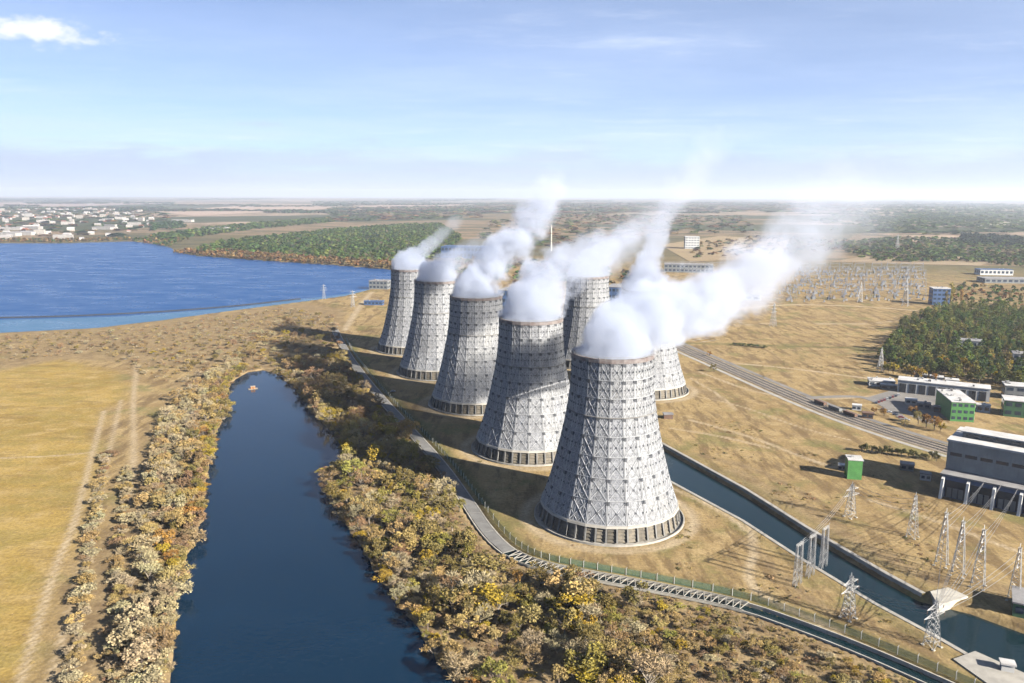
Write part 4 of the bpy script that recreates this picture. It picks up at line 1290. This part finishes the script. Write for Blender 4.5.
# left bank: pale belts in rows
LB = [tuple(p) for p in RIV_L][1:]
def poly_px(p): return G2(p)
main_belt = G2([(150, 470), (160, 430), (178, 395), (205, 375), (240, 366)]) + LB[1:] + G2([(118, 705), (126, 640), (132, 580), (138, 520)])
pts = scatter(main_belt, 3.9, 14000, seed=5)
pts = sorted([q for q in pts if q[1] > 243], key=lambda q: np.hypot(q[0], q[1]))
cnt = 0; rest = []
for q in pts:
    sh = water_d(q)
    if sh < 0.3: continue
    if sh < 14 and q[1] > 340: nm = pick(['tan', 'olive', 'yellow', 'orange', 'lime green', 'brown'], [3, 3, 2, 1.2, 1.4, 2])
    else: nm = pick(['grey', 'tan', 'brown'], [6, 3.5, 1])
    kd = pick(['bare', 'shrub', 'round'], [3, 4, 4]); h = float(np.clip(rng.lognormal(1.85, .36), 2.8, 12))
    if kd == 'shrub': h *= .7
    wd = h * (rng.uniform(1.5, 2.0) if kd == 'shrub' else rng.uniform(1.05, 1.4))
    if cnt < 280:
        plant('bank_shrub', kd, q[0], q[1], h, wd, PAL[nm], '%s shrub in the left bank belt, %s' % (nm, ('on the waterline' if sh < 9 else 'in the belt middle' if sh < 24 else 'on the meadow side') + (' near the bottom' if q[1] < 330 else ' halfway up the river' if q[1] < 480 else ' near the river bend')), 'shrub', 'shrub belt on the left river bank'); cnt += 1
    else: rest.append((kd, q[0], q[1], h, wd, PAL[nm]))
for line, lab in (([(106, 455), (100, 490), (92, 540), (84, 590), (74, 690)], 'low beige shrub in the outer row beside the meadow track'), ([(128, 470), (124, 520), (119, 580), (113, 640), (108, 690)], 'beige shrub in the inner row between meadow and river belt')):
    for q in dens(smooth_line(G2(line), 1), 2.7):
        if rng.random() < .08: continue
        h = float(np.clip(rng.lognormal(1.25, .35), 1.5, 6.5)); nm = pick(['grey', 'tan', 'brown'], [5, 4, 1])
        lab2 = lab + (', near the bottom' if q[1] < 330 else ', halfway up' if q[1] < 420 else ', at its upper end')
        plant('row_shrub', pick(['shrub', 'round'], [2, 1]), q[0] + rng.normal() * 1.2, q[1] + rng.normal() * 1.5, h, h * rng.uniform(1.5, 2.0), PAL[nm], lab2, 'shrub', 'shrub rows beside the meadow')
for line, bank_n, sg in ((RIV_L, 'left', 1), (RIV_R[::-1] , 'right', -1)):
    ll = dens(line, 4.2)
    off = offset_line(ll, 2.2); off2 = offset_line(ll, -2.2)
    if water_d(off[len(off) // 2]) < water_d(off2[len(off2) // 2]): off = off2
    for q in off:
        if q[1] < 244 or rng.random() < .1: continue
        nm = pick(['tan', 'olive', 'brown', 'yellow', 'orange', 'grey'], [4, 4, 3, 1.2, .5, 2]); kd = pick(['shrub', 'round', 'bare'], [4, 2, 2]); h = rng.uniform(2.6, 5.2)
        plant('shore_bush', kd, q[0] + rng.normal() * .8, q[1] + rng.normal() * .8, h, h * rng.uniform(1.3, 1.8), PAL[nm], '%s bush hanging over the water on the %s river bank, %s' % (nm, bank_n, 'near the bottom' if q[1] < 330 else 'halfway up' if q[1] < 480 else 'towards the bend' if q[1] < 700 else 'round its far end'), 'bush', 'bushes on the river edges', z=-.6)
# upper scrub between lake, river and plant
UP2 = G2([(0, 337), (100, 331), (170, 324), (235, 315), (290, 308), (335, 318), (340, 345), (352, 372), (318, 380), (285, 370), (255, 362), (222, 372), (175, 385), (135, 372), (100, 352), (0, 362)])
pts = scatter(UP2, 11, 5000, seed=8)
pts = sorted(pts, key=lambda q: np.hypot(q[0], q[1]))
cnt = 0
for q in pts:
    if water_d(q) < 2: continue
    right = q[0] > -330
    nm = pick(['tan', 'brown', 'olive', 'grey', 'yellow'], [4, 4, 2, 3, .8])
    kd = pick(['shrub', 'bare', 'round'], [4, 3, 2 if right else .7]); h = rng.uniform(4.5, 9.5) if right else rng.uniform(3, 6.5)
    if kd == 'shrub': h *= .7
    wd = h * (rng.uniform(1.5, 2.2) if kd == 'shrub' else rng.uniform(1.1, 1.5))
    if cnt < 260:
        plant('scrub_bush', kd, q[0], q[1], h, wd, PAL[nm], '%s bush in the scrub, %s' % (nm, 'near the lake shore' if q[1] > 960 else 'right of the river bend' if q[0] > -215 else 'left of the river bend' if q[0] > -400 else 'at the far left above the meadow'), 'bush', 'scrub between lake and river'); cnt += 1
    else: rest.append((kd, q[0], q[1], h, wd, PAL[nm]))
mass('scrub', rest, 'low brown scrub farther off on the left river bank and lake shore', 'scrub', M['bark_pale'], 0.55)
# undergrowth
items = []
for poly, sp_, n_, cs in ((BELT2, 2.2, 22000, ['brown', 'tan', 'olive']), (main_belt, 2.8, 9000, ['tan', 'grey', 'brown']), (UP2, 6, 6000, ['tan', 'brown', 'grey'])):
    for q in scatter(poly, sp_, n_, seed=21):
        if q[1] < 240 or water_d(q) < 0.6: continue
        h = rng.uniform(.6, 1.9); items.append(('tuft', q[0], q[1], h, h * rng.uniform(1.4, 2.6), PAL[pick(cs, [1] * 3)]))
for q in scatter(G2([(-60, 372), (130, 368), (128, 470), (75, 690), (-200, 690)]), 9, 900, seed=31):
    h = rng.uniform(.3, .7); items.append(('tuft', q[0], q[1], h, h * rng.uniform(2, 4), PAL[pick(['tan', 'brown'], [1, 1])]))
for poly, n_ in ((G2([(690, 400), (900, 470), (1000, 600), (930, 590), (700, 480)]), 1500), (G2([(640, 560), (745, 595), (920, 660), (930, 640), (700, 500)]), 500), (G2([(690, 330), (880, 322), (880, 372), (760, 380)]), 1400), (G2([(560, 545), (700, 560), (690, 530)]), 150), (G2([(380, 400), (470, 500), (540, 480), (430, 420)]), 200)):
    for q in scatter(poly, 2.5, n_, seed=91):
        if np.sin(q[0] * .11 + 2 * np.sin(q[1] * .045)) + np.sin(q[1] * .09 + q[0] * .03) + rng.normal() * .4 < .5 or sdf(np.array([q[0]]), np.array([q[1]]), CANAL)[0] > -3: continue
        h = rng.uniform(.4, 1.5); items.append(('tuft', q[0], q[1], h, h * rng.uniform(1.6, 3.2), [PAL['brown'], PAL['olive'], (.12, .12, .04), PAL['tan']][int(rng.integers(0, 4))]))
mass('undergrowth', items, 'low dry weeds and brambles covering the river banks', 'undergrowth', M['bark_pale'])
# grass and bushes inside the plant
for px, py, h, nm, lb in [(714, 372, 9, 'olive', 'lone dark green tree beside the railway right of the back tower'), (709, 357, 7, 'orange', 'small orange tree on the railway edge right of the steam'), (435, 610, 0, '', '')]:
    if h: g = gp(px, py); plant('roadside_tree', 'round', g[0], g[1], h, h * .9, PAL[nm], lb, 'tree', None, parts=True)
for k, (px, py, h) in enumerate([(735, 345, 4), (742, 346, 5), (750, 346.5, 5), (757, 347.5, 4.5), (764, 348, 4)]):
    g = gp(px, py); plant('field_bush', 'shrub', g[0], g[1], h, h * 2, (.06, .085, .03), 'dark green bush in the short hedge on the tan field', 'bush', 'hedge on the tan field')
for px, py, h, nm in [(912, 415, 9, 'orange'), (918, 424, 10, 'olive'), (926, 428, 11, 'orange'), (934, 430, 12, 'orange'), (884, 416, 7, 'orange'), (874, 414, 6, 'orange'), (940, 432, 8, 'yellow'), (905, 428, 7, 'tan')]:
    g = gp(px, py); plant('yard_tree', 'round', g[0], g[1], h, h * .9, PAL[nm], '%s autumn tree by the yard between railway and turbine hall' % nm, 'tree', 'autumn trees by the yard', parts=True)
for k in range(16):
    g = gp(862 + k * 5 + rng.uniform(-1, 1), 452 + k * .6 + rng.uniform(-1, 1)); h = rng.uniform(4, 7)
    plant('hedge_tree', 'round', g[0], g[1], h, h * 1.1, (.10, .10, .035), 'small dark tree in the row behind the hall shadow', 'tree', 'tree row behind the hall shadow')
# pine wood on the right
PINE = (0.10, 0.155, 0.038); PINE2 = (0.15, 0.20, 0.048); PINE3 = (0.06, 0.105, 0.034)
WOOD = G2([(880, 362), (893, 340), (908, 324), (935, 314), (960, 308), (1030, 314), (1100, 330), (1100, 402), (1030, 394), (985, 386), (940, 378), (905, 373)])
clear = [gp(966, 349)[:2], gp(1020, 362)[:2]]
pts = [q for q in scatter(WOOD, 9.5, 9000, seed=12) if min(np.hypot(*(q - c)) for c in clear) > 17]
pts = sorted(pts, key=lambda q: np.hypot(q[0], q[1]))
cnt = 0; rest = []
for q in pts:
    h = rng.uniform(10, 20); kd = pick(['pine', 'round'], [3, 2]); tint = [PINE, PINE2, PINE3, (0.20, 0.19, 0.05), (0.13, 0.15, 0.045)][int(rng.integers(0, 5))]
    wd = h * (rng.uniform(1.0, 1.4) if kd == 'pine' else rng.uniform(.6, .8))
    if cnt < 280:
        plant('pine_tree' if kd == 'pine' else 'wood_tree', kd, q[0], q[1], h, wd, tint, '%s %s %s of the wood on the right' % ('tall' if h > 15 else 'short', 'pine' if kd == 'pine' else 'broad crowned tree', 'at the front edge' if q[1] < 800 else 'in the left half' if q[0] / q[1] < .545 else 'in the right half'), 'tree', 'trees of the wood on the right'); cnt += 1
    else: rest.append((kd, q[0], q[1], h, wd, tint))
mass('wood', rest, 'farther trees of the dark green wood on the right', 'wood', M['bark'], 0.6)
for px, py, h, nm in [(884, 371, 10, 'yellow'), (888, 373, 11, 'lime green'), (893, 374, 12, 'yellow'), (906, 377, 11, 'yellow'), (911, 378, 13, 'yellow'), (917, 379, 12, 'orange'), (922, 381, 13, 'yellow'), (933, 382, 9, 'orange'), (944, 369, 14, 'orange'), (949, 372, 12, 'orange'), (963, 372, 15, 'yellow'), (971, 374, 14, 'yellow'), (975, 376, 12, 'orange'), (1009, 372, 13, 'yellow'), (1015, 382, 11, 'yellow'), (899, 368, 12, 'yellow'), (896, 358, 13, 'lime green'), (927, 376, 12, 'lime green'), (938, 366, 14, 'yellow'), (955, 376, 12, 'yellow'), (984, 378, 13, 'lime green'), (996, 384, 12, 'yellow'), (915, 362, 14, 'lime green'), (989, 366, 15, 'orange'), (1002, 352, 15, 'yellow')]:
    g = gp(px, py); plant('autumn_tree', 'round', g[0], g[1], h, h * .85, PAL[nm], '%s autumn tree at the near edge of the wood' % nm, 'tree', 'autumn trees at the wood edge', parts=True)
for px, py, h, nm in [(950, 303, 34, 'lime green'), (946, 307, 26, 'olive'), (961, 302, 22, 'orange'), (935, 321, 20, 'lime green'), (1003, 312, 20, 'lime green'), (1007, 376, 24, 'olive'), (1010, 302, 20, 'olive')]:
    g = gp(px, py); plant('poplar', 'poplar', g[0], g[1], h, h * 1.1, PAL[nm], '%s slender poplar sticking out of the trees on the right' % nm, 'tree', 'poplars on the right', parts=True)
# far woods and scattered far trees
items = []
def wood(px, spacing, hh, tints, n, seed, kd='lump'):
    P = G2(px)
    for q in scatter(P, spacing, n, seed=seed):
        h = rng.uniform(*hh); items.append((kd, q[0], q[1], h, h * rng.uniform(.9, 1.4) * max(1, spacing / 16), tints[int(rng.integers(0, len(tints)))]))
DG = [(0.07, 0.12, 0.028), (0.09, 0.15, 0.034), (0.05, 0.095, 0.03), (0.13, 0.165, 0.04)]
AU = [(0.23, 0.12, 0.05), (0.17, 0.11, 0.05), (0.28, 0.19, 0.08), (0.12, 0.10, 0.05)]
wood([(190, 252), (215, 243), (262, 237), (330, 230), (400, 225), (440, 224), (462, 238), (440, 258), (405, 262), (372, 263), (300, 257), (235, 253)], 19, (10, 16), DG, 9000, 41)
wood([(174, 253), (190, 250), (235, 252), (300, 256), (372, 262), (405, 264), (402, 270), (372, 268.2), (330, 264.7), (280, 261.5), (230, 258)], 9, (7, 14), AU, 5000, 42)
wood([(150, 236), (185, 231), (250, 224), (330, 218), (335, 222), (260, 229), (190, 238), (160, 241)], 26, (12, 18), DG, 2500, 43)
wood([(150, 224), (182, 222), (186, 228), (152, 231)], 22, (12, 20), [DG[2]], 700, 44)
wood([(130, 241.5), (168, 247), (190, 240), (150, 237)], 14, (8, 14), AU + DG, 600, 45)
wood([(0, 242.5), (60, 242.7), (130, 240.6), (130, 238), (60, 239.5), (0, 239.5)], 16, (7, 12), AU + [DG[2]], 1500, 46)
wood([(0, 238), (130, 236), (175, 216), (140, 207), (0, 209)], 70, (8, 16), AU + DG, 1800, 47)
wood([(880, 232), (950, 226), (1030, 232), (1030, 222), (940, 213), (860, 218)], 34, (12, 18), DG, 3000, 48)
wood([(800, 226), (880, 236), (1040, 236), (1040, 206), (900, 207), (840, 212)], 60, (14, 22), DG, 4000, 148)
wood([(860, 258), (900, 262), (1040, 262), (1040, 240), (900, 238), (830, 244)], 26, (10, 16), DG + [AU[3]], 2600, 149)
wood([(330, 222), (480, 218), (480, 206), (330, 208)], 75, (12, 20), DG + AU, 1600, 150)
wood([(480, 214), (860, 212), (860, 203), (480, 203)], 150, (14, 24), DG + AU, 3000, 151)
wood([(960, 243), (1030, 248), (1030, 239), (962, 235)], 17, (14, 20), [(0.03, 0.05, 0.03)], 1500, 49)
wood([(880, 262), (945, 262), (960, 250), (905, 246), (860, 250)], 18, (8, 14), DG + [AU[3]], 1600, 50)
wood([(965, 262), (1030, 268), (1030, 258), (975, 252)], 18, (8, 14), DG + [AU[3]], 1200, 51)
wood([(480, 240), (560, 250), (680, 235), (760, 232), (740, 216), (560, 214), (490, 222)], 60, (8, 16), AU + DG, 1500, 52)
wood([(690, 258), (780, 255), (860, 250), (850, 240), (760, 236), (690, 244)], 34, (6, 11), AU + DG[2:], 700, 53)
wood([(940, 300), (1030, 308), (1030, 290), (960, 284)], 13, (6, 10), AU + DG, 500, 54)
wood([(415, 262), (470, 258), (560, 262), (640, 275), (640, 290), (520, 285), (440, 272)], 22, (7, 13), AU + DG, 900, 55)
for k in range(70):              # distant shelter belts
    yy = 199.5 + 15 * rng.random() ** 1.3; xx = rng.uniform(-60, 1080); L = rng.uniform(30, 130); th = rng.uniform(.4, 1.6)
    sc_ = 1 / max(1.5, yy - 196)
    wood([(xx, yy), (xx + L, yy + rng.uniform(-.6, .6)), (xx + L, yy - th), (xx, yy - th)], 300 * sc_ + 30, (14, 24), [DG[0], DG[2], AU[3]], 260, 60 + k)
mass('distant_woods', items, 'far off woods and shelter belts spread to the horizon', 'woods', M['bark'])

# ------------------------------------------------------------------ far town beyond the lake
def house_mesh(L, D, H, rf, wm, rm):
    b = MB(); b.box(-L / 2, L / 2, -D / 2, D / 2, 0, H, 0)
    if rf:
        a = [(-L / 2 - .4, -D / 2 - .4, H), (L / 2 + .4, -D / 2 - .4, H), (L / 2 + .4, D / 2 + .4, H), (-L / 2 - .4, D / 2 + .4, H), (-L / 2, 0, H + rf), (L / 2, 0, H + rf)]
        i = len(b.v); b.v += a
        for f in ((0, 1, 5, 4), (2, 3, 4, 5), (1, 2, 5), (3, 0, 4), (3, 2, 1, 0)): b.face(tuple(i + k for k in f), 1)
    else: b.box(-L / 2 - .3, L / 2 + .3, -D / 2 - .3, D / 2 + .3, H + .01, H + .8, 1)
    for k in range(max(2, int(L / 4))):
        x = -L / 2 + (k + .5) * L / max(2, int(L / 4))
        for r_ in range(max(1, int(H / 3.2))): b.box(x - .8, x + .8, -D / 2 - .1, -D / 2 - .01, r_ * 3.2 + 1, r_ * 3.2 + 2.5, 2)
    return b.mesh('house', [wm, rm, M['glass']])
HM = [house_mesh(14, 10, 5, 4, M['house_wall'], M['red_roof']), house_mesh(18, 11, 6, 4, M['house_wall'], M['roof_mid']), house_mesh(12, 9, 4.5, 3.5, M['town_wall'], M['roof_grey'])]
FMs = [house_mesh(70, 14, 16, 0, M['town_wall'], M['roof_mid']), house_mesh(40, 16, 22, 0, M['house_wall'], M['roof_grey']), house_mesh(90, 30, 10, 0, M['town_wall'], M['roof_mid'])]
TOWN = G2([(0, 240), (60, 240.5), (125, 238.5), (160, 228), (150, 212), (90, 208), (-30, 211), (-60, 240)])
for q in scatter(TOWN, 75, 2500, seed=71)[:190]:
    o = place('house', HM[int(rng.integers(0, 3))], (q[0], q[1], 0), float(rng.uniform(-.5, .5)), None, float(rng.uniform(1.0, 1.8)))
    tag(o, 'small pale house of the far town beyond the lake', 'house', 'houses of the far town')
for q in scatter(TOWN, 210, 900, seed=73)[:40]:
    o = place('apartment_block', FMs[int(rng.integers(0, 2))], (q[0], q[1], 0), float(rng.uniform(-.4, .4)))
    tag(o, 'long pale apartment block of the far town beyond the lake', 'apartment block', 'apartment blocks of the far town')
for k, (x, y) in enumerate([(6, 236), (22, 235), (36, 234), (12, 230), (30, 229), (105, 229.5)]):
    g = gp(x, y); o = place('warehouse', FMs[2], (g[0], g[1], 0), -.1, None, 1.25)
    tag(o, 'white warehouse near the town shore of the lake', 'warehouse', 'white warehouses of the far town')
for k, (x, y, lb) in enumerate([(183, 222, 'white roofed farm shed in the far woods beyond the lake'), (208, 230, 'white shed at the left end of the far pine wood'), (221, 229, 'white shed right of another at the far pine wood')]):
    g = gp(x, y); o = place('farm_shed', FMs[2], (g[0], g[1], 0), -.1, None, .9 if k else 1.4)
    tag(o, lb, 'shed')

# ------------------------------------------------------------------ lake dike, raft, cars
b = MB()
DK = smooth_line(G2([(-420, 322), (0, 318.5), (120, 314.5), (230, 307), (300, 299)], -1), 2)
strip(b, DK, [(5, -1.4), (2.2, 0.2), (-2.2, 0.2), (-5, -1.4)])
tag(b.build('dike', M['dark']), 'narrow dark dike running through the lake along its near shore', 'dike')
g = gp(253, 389, WL)
rf = empty('raft', (g[0], g[1], WL), 0.4)
tag(rf, 'small pale wooden raft with a hut floating on the river', 'raft')
for k in range(6):
    b = MB(); b.box(-4, 4, -2.4 + k * .8, -1.66 + k * .8, .15, .5); b.build('deck_plank', M['wood'], rf)
for s in (-1.6, 1.6):
    b = MB(); b.beam((-4.2, s, .05), (4.2, s, .05), .5, 0, 8); b.build('float', M['rust'], rf)
b = MB(); b.box(-1.8, 1.8, -1.4, 1.4, .5, 2.5); cb = b.build('cabin', M['orange'], rf)
b = MB(); b.box(-2.2, 2.2, -1.7, 1.7, 2.51, 2.75); b.build('cabin_roof', M['wood'], cb)
b = MB(); b.box(-.5, .5, -1.48, -1.41, .6, 2.1); b.build('door', M['dark'], cb)
def make_car(pm):
    t = empty('parked_car')
    b = MB()
    b.box(-2.2, 2.2, -.9, .9, .35, .95)
    b.build('body', pm, t)
    b = MB()
    b.hexa([(-1.5, -.85, .952), (1.1, -.85, .952), (1.1, .85, .952), (-1.5, .85, .952), (-1.1, -.7, 1.5), (.5, -.7, 1.5), (.5, .7, 1.5), (-1.1, .7, 1.5)])
    b.build('cabin', M['glass'], t)
    b = MB(); b.box(-1.12, .52, -.72, .72, 1.502, 1.56); b.build('roof', pm, t)
    for x in (-1.35, 1.35):
        for y in (-.8, .8):
            b = MB(); b.beam((x, y - .12, .33), (x, y + .12, .33), .33, 0, 10); b.build('wheel', M['tyre'], t)
    return t
cars = [make_car(M['car_white']), make_car(M['car_dark']), make_car(M['car_red'])]
used = set()
def car(px, py, k, rz, label, group=None):
    o = cars[k] if k not in used else copy_tree(cars[k]); used.add(k)
    g = gp(px, py); o.location = (g[0], g[1], .14); o.rotation_euler.z = rz
    tag(o, label, 'car', group)
car(393, 392, 0, .4, 'white car parked alone in the shadow between the third and fourth tower')
for k in range(9):
    q = k / 8; cc = int(rng.integers(0, 3)); car(876 + 14 * q * 1.6, 403 - 5 * q * 1.6 + .5, cc, 1.2, '%s car in the parked row on the asphalt yard' % ['white', 'dark blue', 'red'][cc], 'cars parked in the yard')
for k in range(5):
    cc = [1, 0, 1, 2, 0][k]; car(883 + k * 6, 410 + k * 2.6, cc, -.4, '%s car beside the orange trees along the yard edge' % ['white', 'dark blue', 'red'][cc], 'cars along the yard edge')
# freight wagons on the tracks
def make_wagon(m):
    t = empty('freight_wagon')
    b = MB(); b.box(-6.5, 6.5, -1.5, 1.5, 1.3, 3.6); b.build('body', m, t)
    for k in range(7):
        b = MB(); b.box(-6.3 + k * 2.0, -6.1 + k * 2.0, -1.62, 1.62, 1.25, 3.65); b.build('rib', M['rust'], t)
    b = MB(); b.box(-6.8, 6.8, -1.2, 1.2, .95, 1.29); b.build('underframe', M['dark'], t)
    for x in (-4.8, -3.4, 3.4, 4.8):
        b = MB(); b.beam((x, -.95, .95 + .35), (x, .95, .95 + .35), .45, 0, 10); b.build('wheelset', M['tyre'], t)
    return t
wg = [make_wagon(M['rust']), make_wagon(M['grey_clad'])]
C_ = dens(offset_line(RW, 5.4 if np.dot(offset_line(RW, 5)[3] - RW[3], (1, 0)) > 0 else -5.4), 15.0)
ks = [i for i, p in enumerate(C_[:-1]) if gp(815, 400)[1] > p[1] > gp(850, 420)[1]][:6]
for n_, i in enumerate(ks):
    o = wg[n_ % 2] if n_ < 2 else copy_tree(wg[n_ % 2])
    d = C_[i + 1] - C_[i]; o.location = (*C_[i], 0.0 + .0); o.rotation_euler.z = math.atan2(d[1], d[0])
    tag(o, '%s freight wagon standing in the short train on the tracks' % ['rust brown', 'grey'][n_ % 2], 'wagon', 'freight wagons on the tracks')
if len(ks) < 2:
    for o in wg[len(ks):]:
        for ch in list(o.children): bpy.data.objects.remove(ch)
        bpy.data.objects.remove(o)

# ------------------------------------------------------------------ steam plumes
def steam_mat(name, spheres, d0, d1, axis_a, axis_b, seed, amp=0.9, ns=0.055):
    m = bpy.data.materials.new(name)
    m.use_nodes = True
    t = NT(m.node_tree)
    t.n.clear()
    out = t.add('ShaderNodeOutputMaterial')
    vol = t.add('ShaderNodeVolumePrincipled')
    vol.inputs['Color'].default_value = (0.72, 0.775, 0.89, 1)
    vol.inputs['Anisotropy'].default_value = 0.1
    pos = t.add('ShaderNodeNewGeometry').outputs['Position']
    field_ = None
    for c, r_ in spheres:
        d = t.vmath('DISTANCE', pos, tuple(c)).outputs['Value']
        f = t.math('MULTIPLY_ADD', d, -1.0 / r_, 1.0)
        if field_ is None: field_ = f
        else:
            nd = t.add('ShaderNodeMath', operation='SMOOTH_MAX')
            t.put(nd.inputs[0], field_); t.put(nd.inputs[1], f); nd.inputs[2].default_value = 0.25
            field_ = nd.outputs[0]
    n = t.noise(t.map(pos, (1, 1, 1), (0, 0, 0), (seed * 37.0, seed * 11.0, 0)), ns, 5, 0.6)
    v = t.math('ADD', field_, t.math('MULTIPLY', t.math('SUBTRACT', n, 0.52), amp * 2))
    a = np.array(axis_a); ab = np.array(axis_b) - a; L2 = float(ab @ ab)
    s = t.math('MULTIPLY_ADD', t.vmath('DOT_PRODUCT', pos, tuple(ab / L2)).outputs['Value'], 1.0, -float(a @ ab) / L2)
    v = t.math('ADD', field_, t.math('MULTIPLY', t.math('MULTIPLY', t.math('SUBTRACT', n, 0.52), amp * 2), t.ramp(s, 0.0, 0.16, 0.45, 1.0)))
    dn = t.ramp(s, 0.0, 1.0, math.log(d0), math.log(d1), smooth=False)
    soft = t.ramp(s, 0.0, 0.85, 0.13, 0.7, smooth=False)
    cov = t.ramp(v, 0.02, soft)
    t.put(vol.inputs['Density'], t.math('MULTIPLY', cov, t.math('POWER', math.e, dn)))
    t.put(out.inputs['Volume'], vol.outputs[0])
    m.cycles.volume_step_rate = 0.6
    return m
def plume(i, pts, d0, d1, label, amp=0.85, ns=0.055):
    tx, ty = TOWERS[i]
    sp = [(np.array((tx, ty, 89.0)), 23.0), (np.array((tx + 1.0, ty, 96.0)), 22.0)] + [(at(x, y, Yw), r_) for x, y, Yw, r_ in pts]
    full = [sp[0]]
    for (a, ra), (b_, rb) in zip(sp[:-1], sp[1:]):   # fill the gaps
        n = max(1, int(np.linalg.norm(b_ - a) / (0.62 * min(ra, rb))))
        full += [(a + (b_ - a) * k / n, ra + (rb - ra) * k / n) for k in range(1, n + 1)]
    import bmesh
    bm = bmesh.new()
    for k, (c, r_) in enumerate(full):
        rr = r_ * (1.0 + amp * 0.42) if k > 1 else r_ * 1.12
        g = bmesh.ops.create_icosphere(bm, subdivisions=2, radius=rr, matrix=Matrix.Translation(Vector(c)))
        if k == 0:
            for v in g['verts']:
                v.co.x = c[0] + (v.co.x - c[0]) * 20.2 / rr; v.co.y = c[1] + (v.co.y - c[1]) * 20.2 / rr
                v.co.z = max(v.co.z, 84.0)
    me = bpy.data.meshes.new('steam_source'); bm.to_mesh(me); bm.free()
    tmp = bpy.data.objects.new('steam_source', me); col.objects.link(tmp)
    md = tmp.modifiers.new('remesh', 'REMESH'); md.mode = 'VOXEL'; md.voxel_size = 4.0
    dg = bpy.context.evaluated_depsgraph_get()
    em = bpy.data.meshes.new_from_object(tmp.evaluated_get(dg))
    bpy.data.objects.remove(tmp)
    # keep the neck inside the tower mouth
    for v in em.vertices:
        if v.co.z < 92.6:
            dx, dy = v.co.x - tx, v.co.y - ty; d = math.hypot(dx, dy)
            if d > 20.4: v.co.x = tx + dx * 20.4 / d; v.co.y = ty + dy * 20.4 / d
    em.materials.clear()
    em.materials.append(steam_mat('steam', full, d0, d1, sp[0][0], sp[-1][0], i + 1, amp, ns))
    o = place('steam_plume', em)
    return tag(o, label, 'steam', 'steam plumes of the cooling towers')
STEAM = True
if STEAM:
    plume(0, [(622, 335, 424, 20), (645, 319, 434, 21), (683, 306, 452, 22), (722, 294, 478, 24), (760, 274, 505, 26), (788, 252, 530, 26), (815, 226, 565, 30), (842, 196, 600, 36), (872, 222, 640, 28)], 0.14, 0.0035, 'thick steam plume drifting right from the largest front tower', 1.05, 0.048)
    plume(1, [(530, 303, 543, 19), (545, 282, 550, 19), (568, 266, 560, 20), (598, 252, 574, 22), (628, 238, 592, 22), (655, 226, 610, 22)], 0.14, 0.010, 'steam plume leaning right from the second nearest tower')
    plume(2, [(477, 283, 664, 18), (492, 262, 670, 18), (514, 242, 678, 20), (530, 220, 688, 20), (552, 190, 700, 19)], 0.14, 0.05, 'narrow slanting steam plume with a bright round head from the middle tower', 0.95, 0.06)
    plume(3, [(440, 270, 786, 16), (455, 259, 792, 14), (470, 250, 800, 14), (490, 238, 812, 13)], 0.12, 0.012, 'short steam plume from the fourth tower of the riverside row')
    plume(4, [(412, 260, 908, 14), (428, 246, 914, 11), (444, 232, 922, 11), (458, 220, 930, 10)], 0.10, 0.02, 'thin wisp of steam from the farthest tower near the lake')
    plume(5, [(592, 262, 836, 17), (612, 246, 845, 16), (635, 230, 860, 18), (660, 214, 880, 18)], 0.11, 0.008, 'steam plume from the half hidden back row tower')
    plume(6, [(645, 282, 714, 18), (648, 262, 718, 14), (656, 240, 724, 13), (665, 216, 732, 13), (678, 195, 745, 16), (700, 168, 765, 22), (715, 145, 785, 24)], 0.10, 0.006, 'steep steam plume rising from the back row tower behind the largest one')

# ------------------------------------------------------------------ haze
HAZE = 4.4e-5
hb = MB(); hb.box(-37500, 37500, -1800, 44000, -7, 420)
hm = bpy.data.materials.new('haze_air'); hm.use_nodes = True
ht = NT(hm.node_tree); ht.n.clear()
hv = ht.add('ShaderNodeVolumePrincipled'); hv.inputs['Color'].default_value = (0.78, 0.86, 1.0, 1); hv.inputs['Density'].default_value = HAZE; hv.inputs['Anisotropy'].default_value = 0.2
ho = ht.add('ShaderNodeOutputMaterial'); ht.put(ho.inputs['Volume'], hv.outputs[0])
tag(hb.build('haze', hm), 'thin pale autumn haze over the whole landscape', 'haze', kind='stuff')
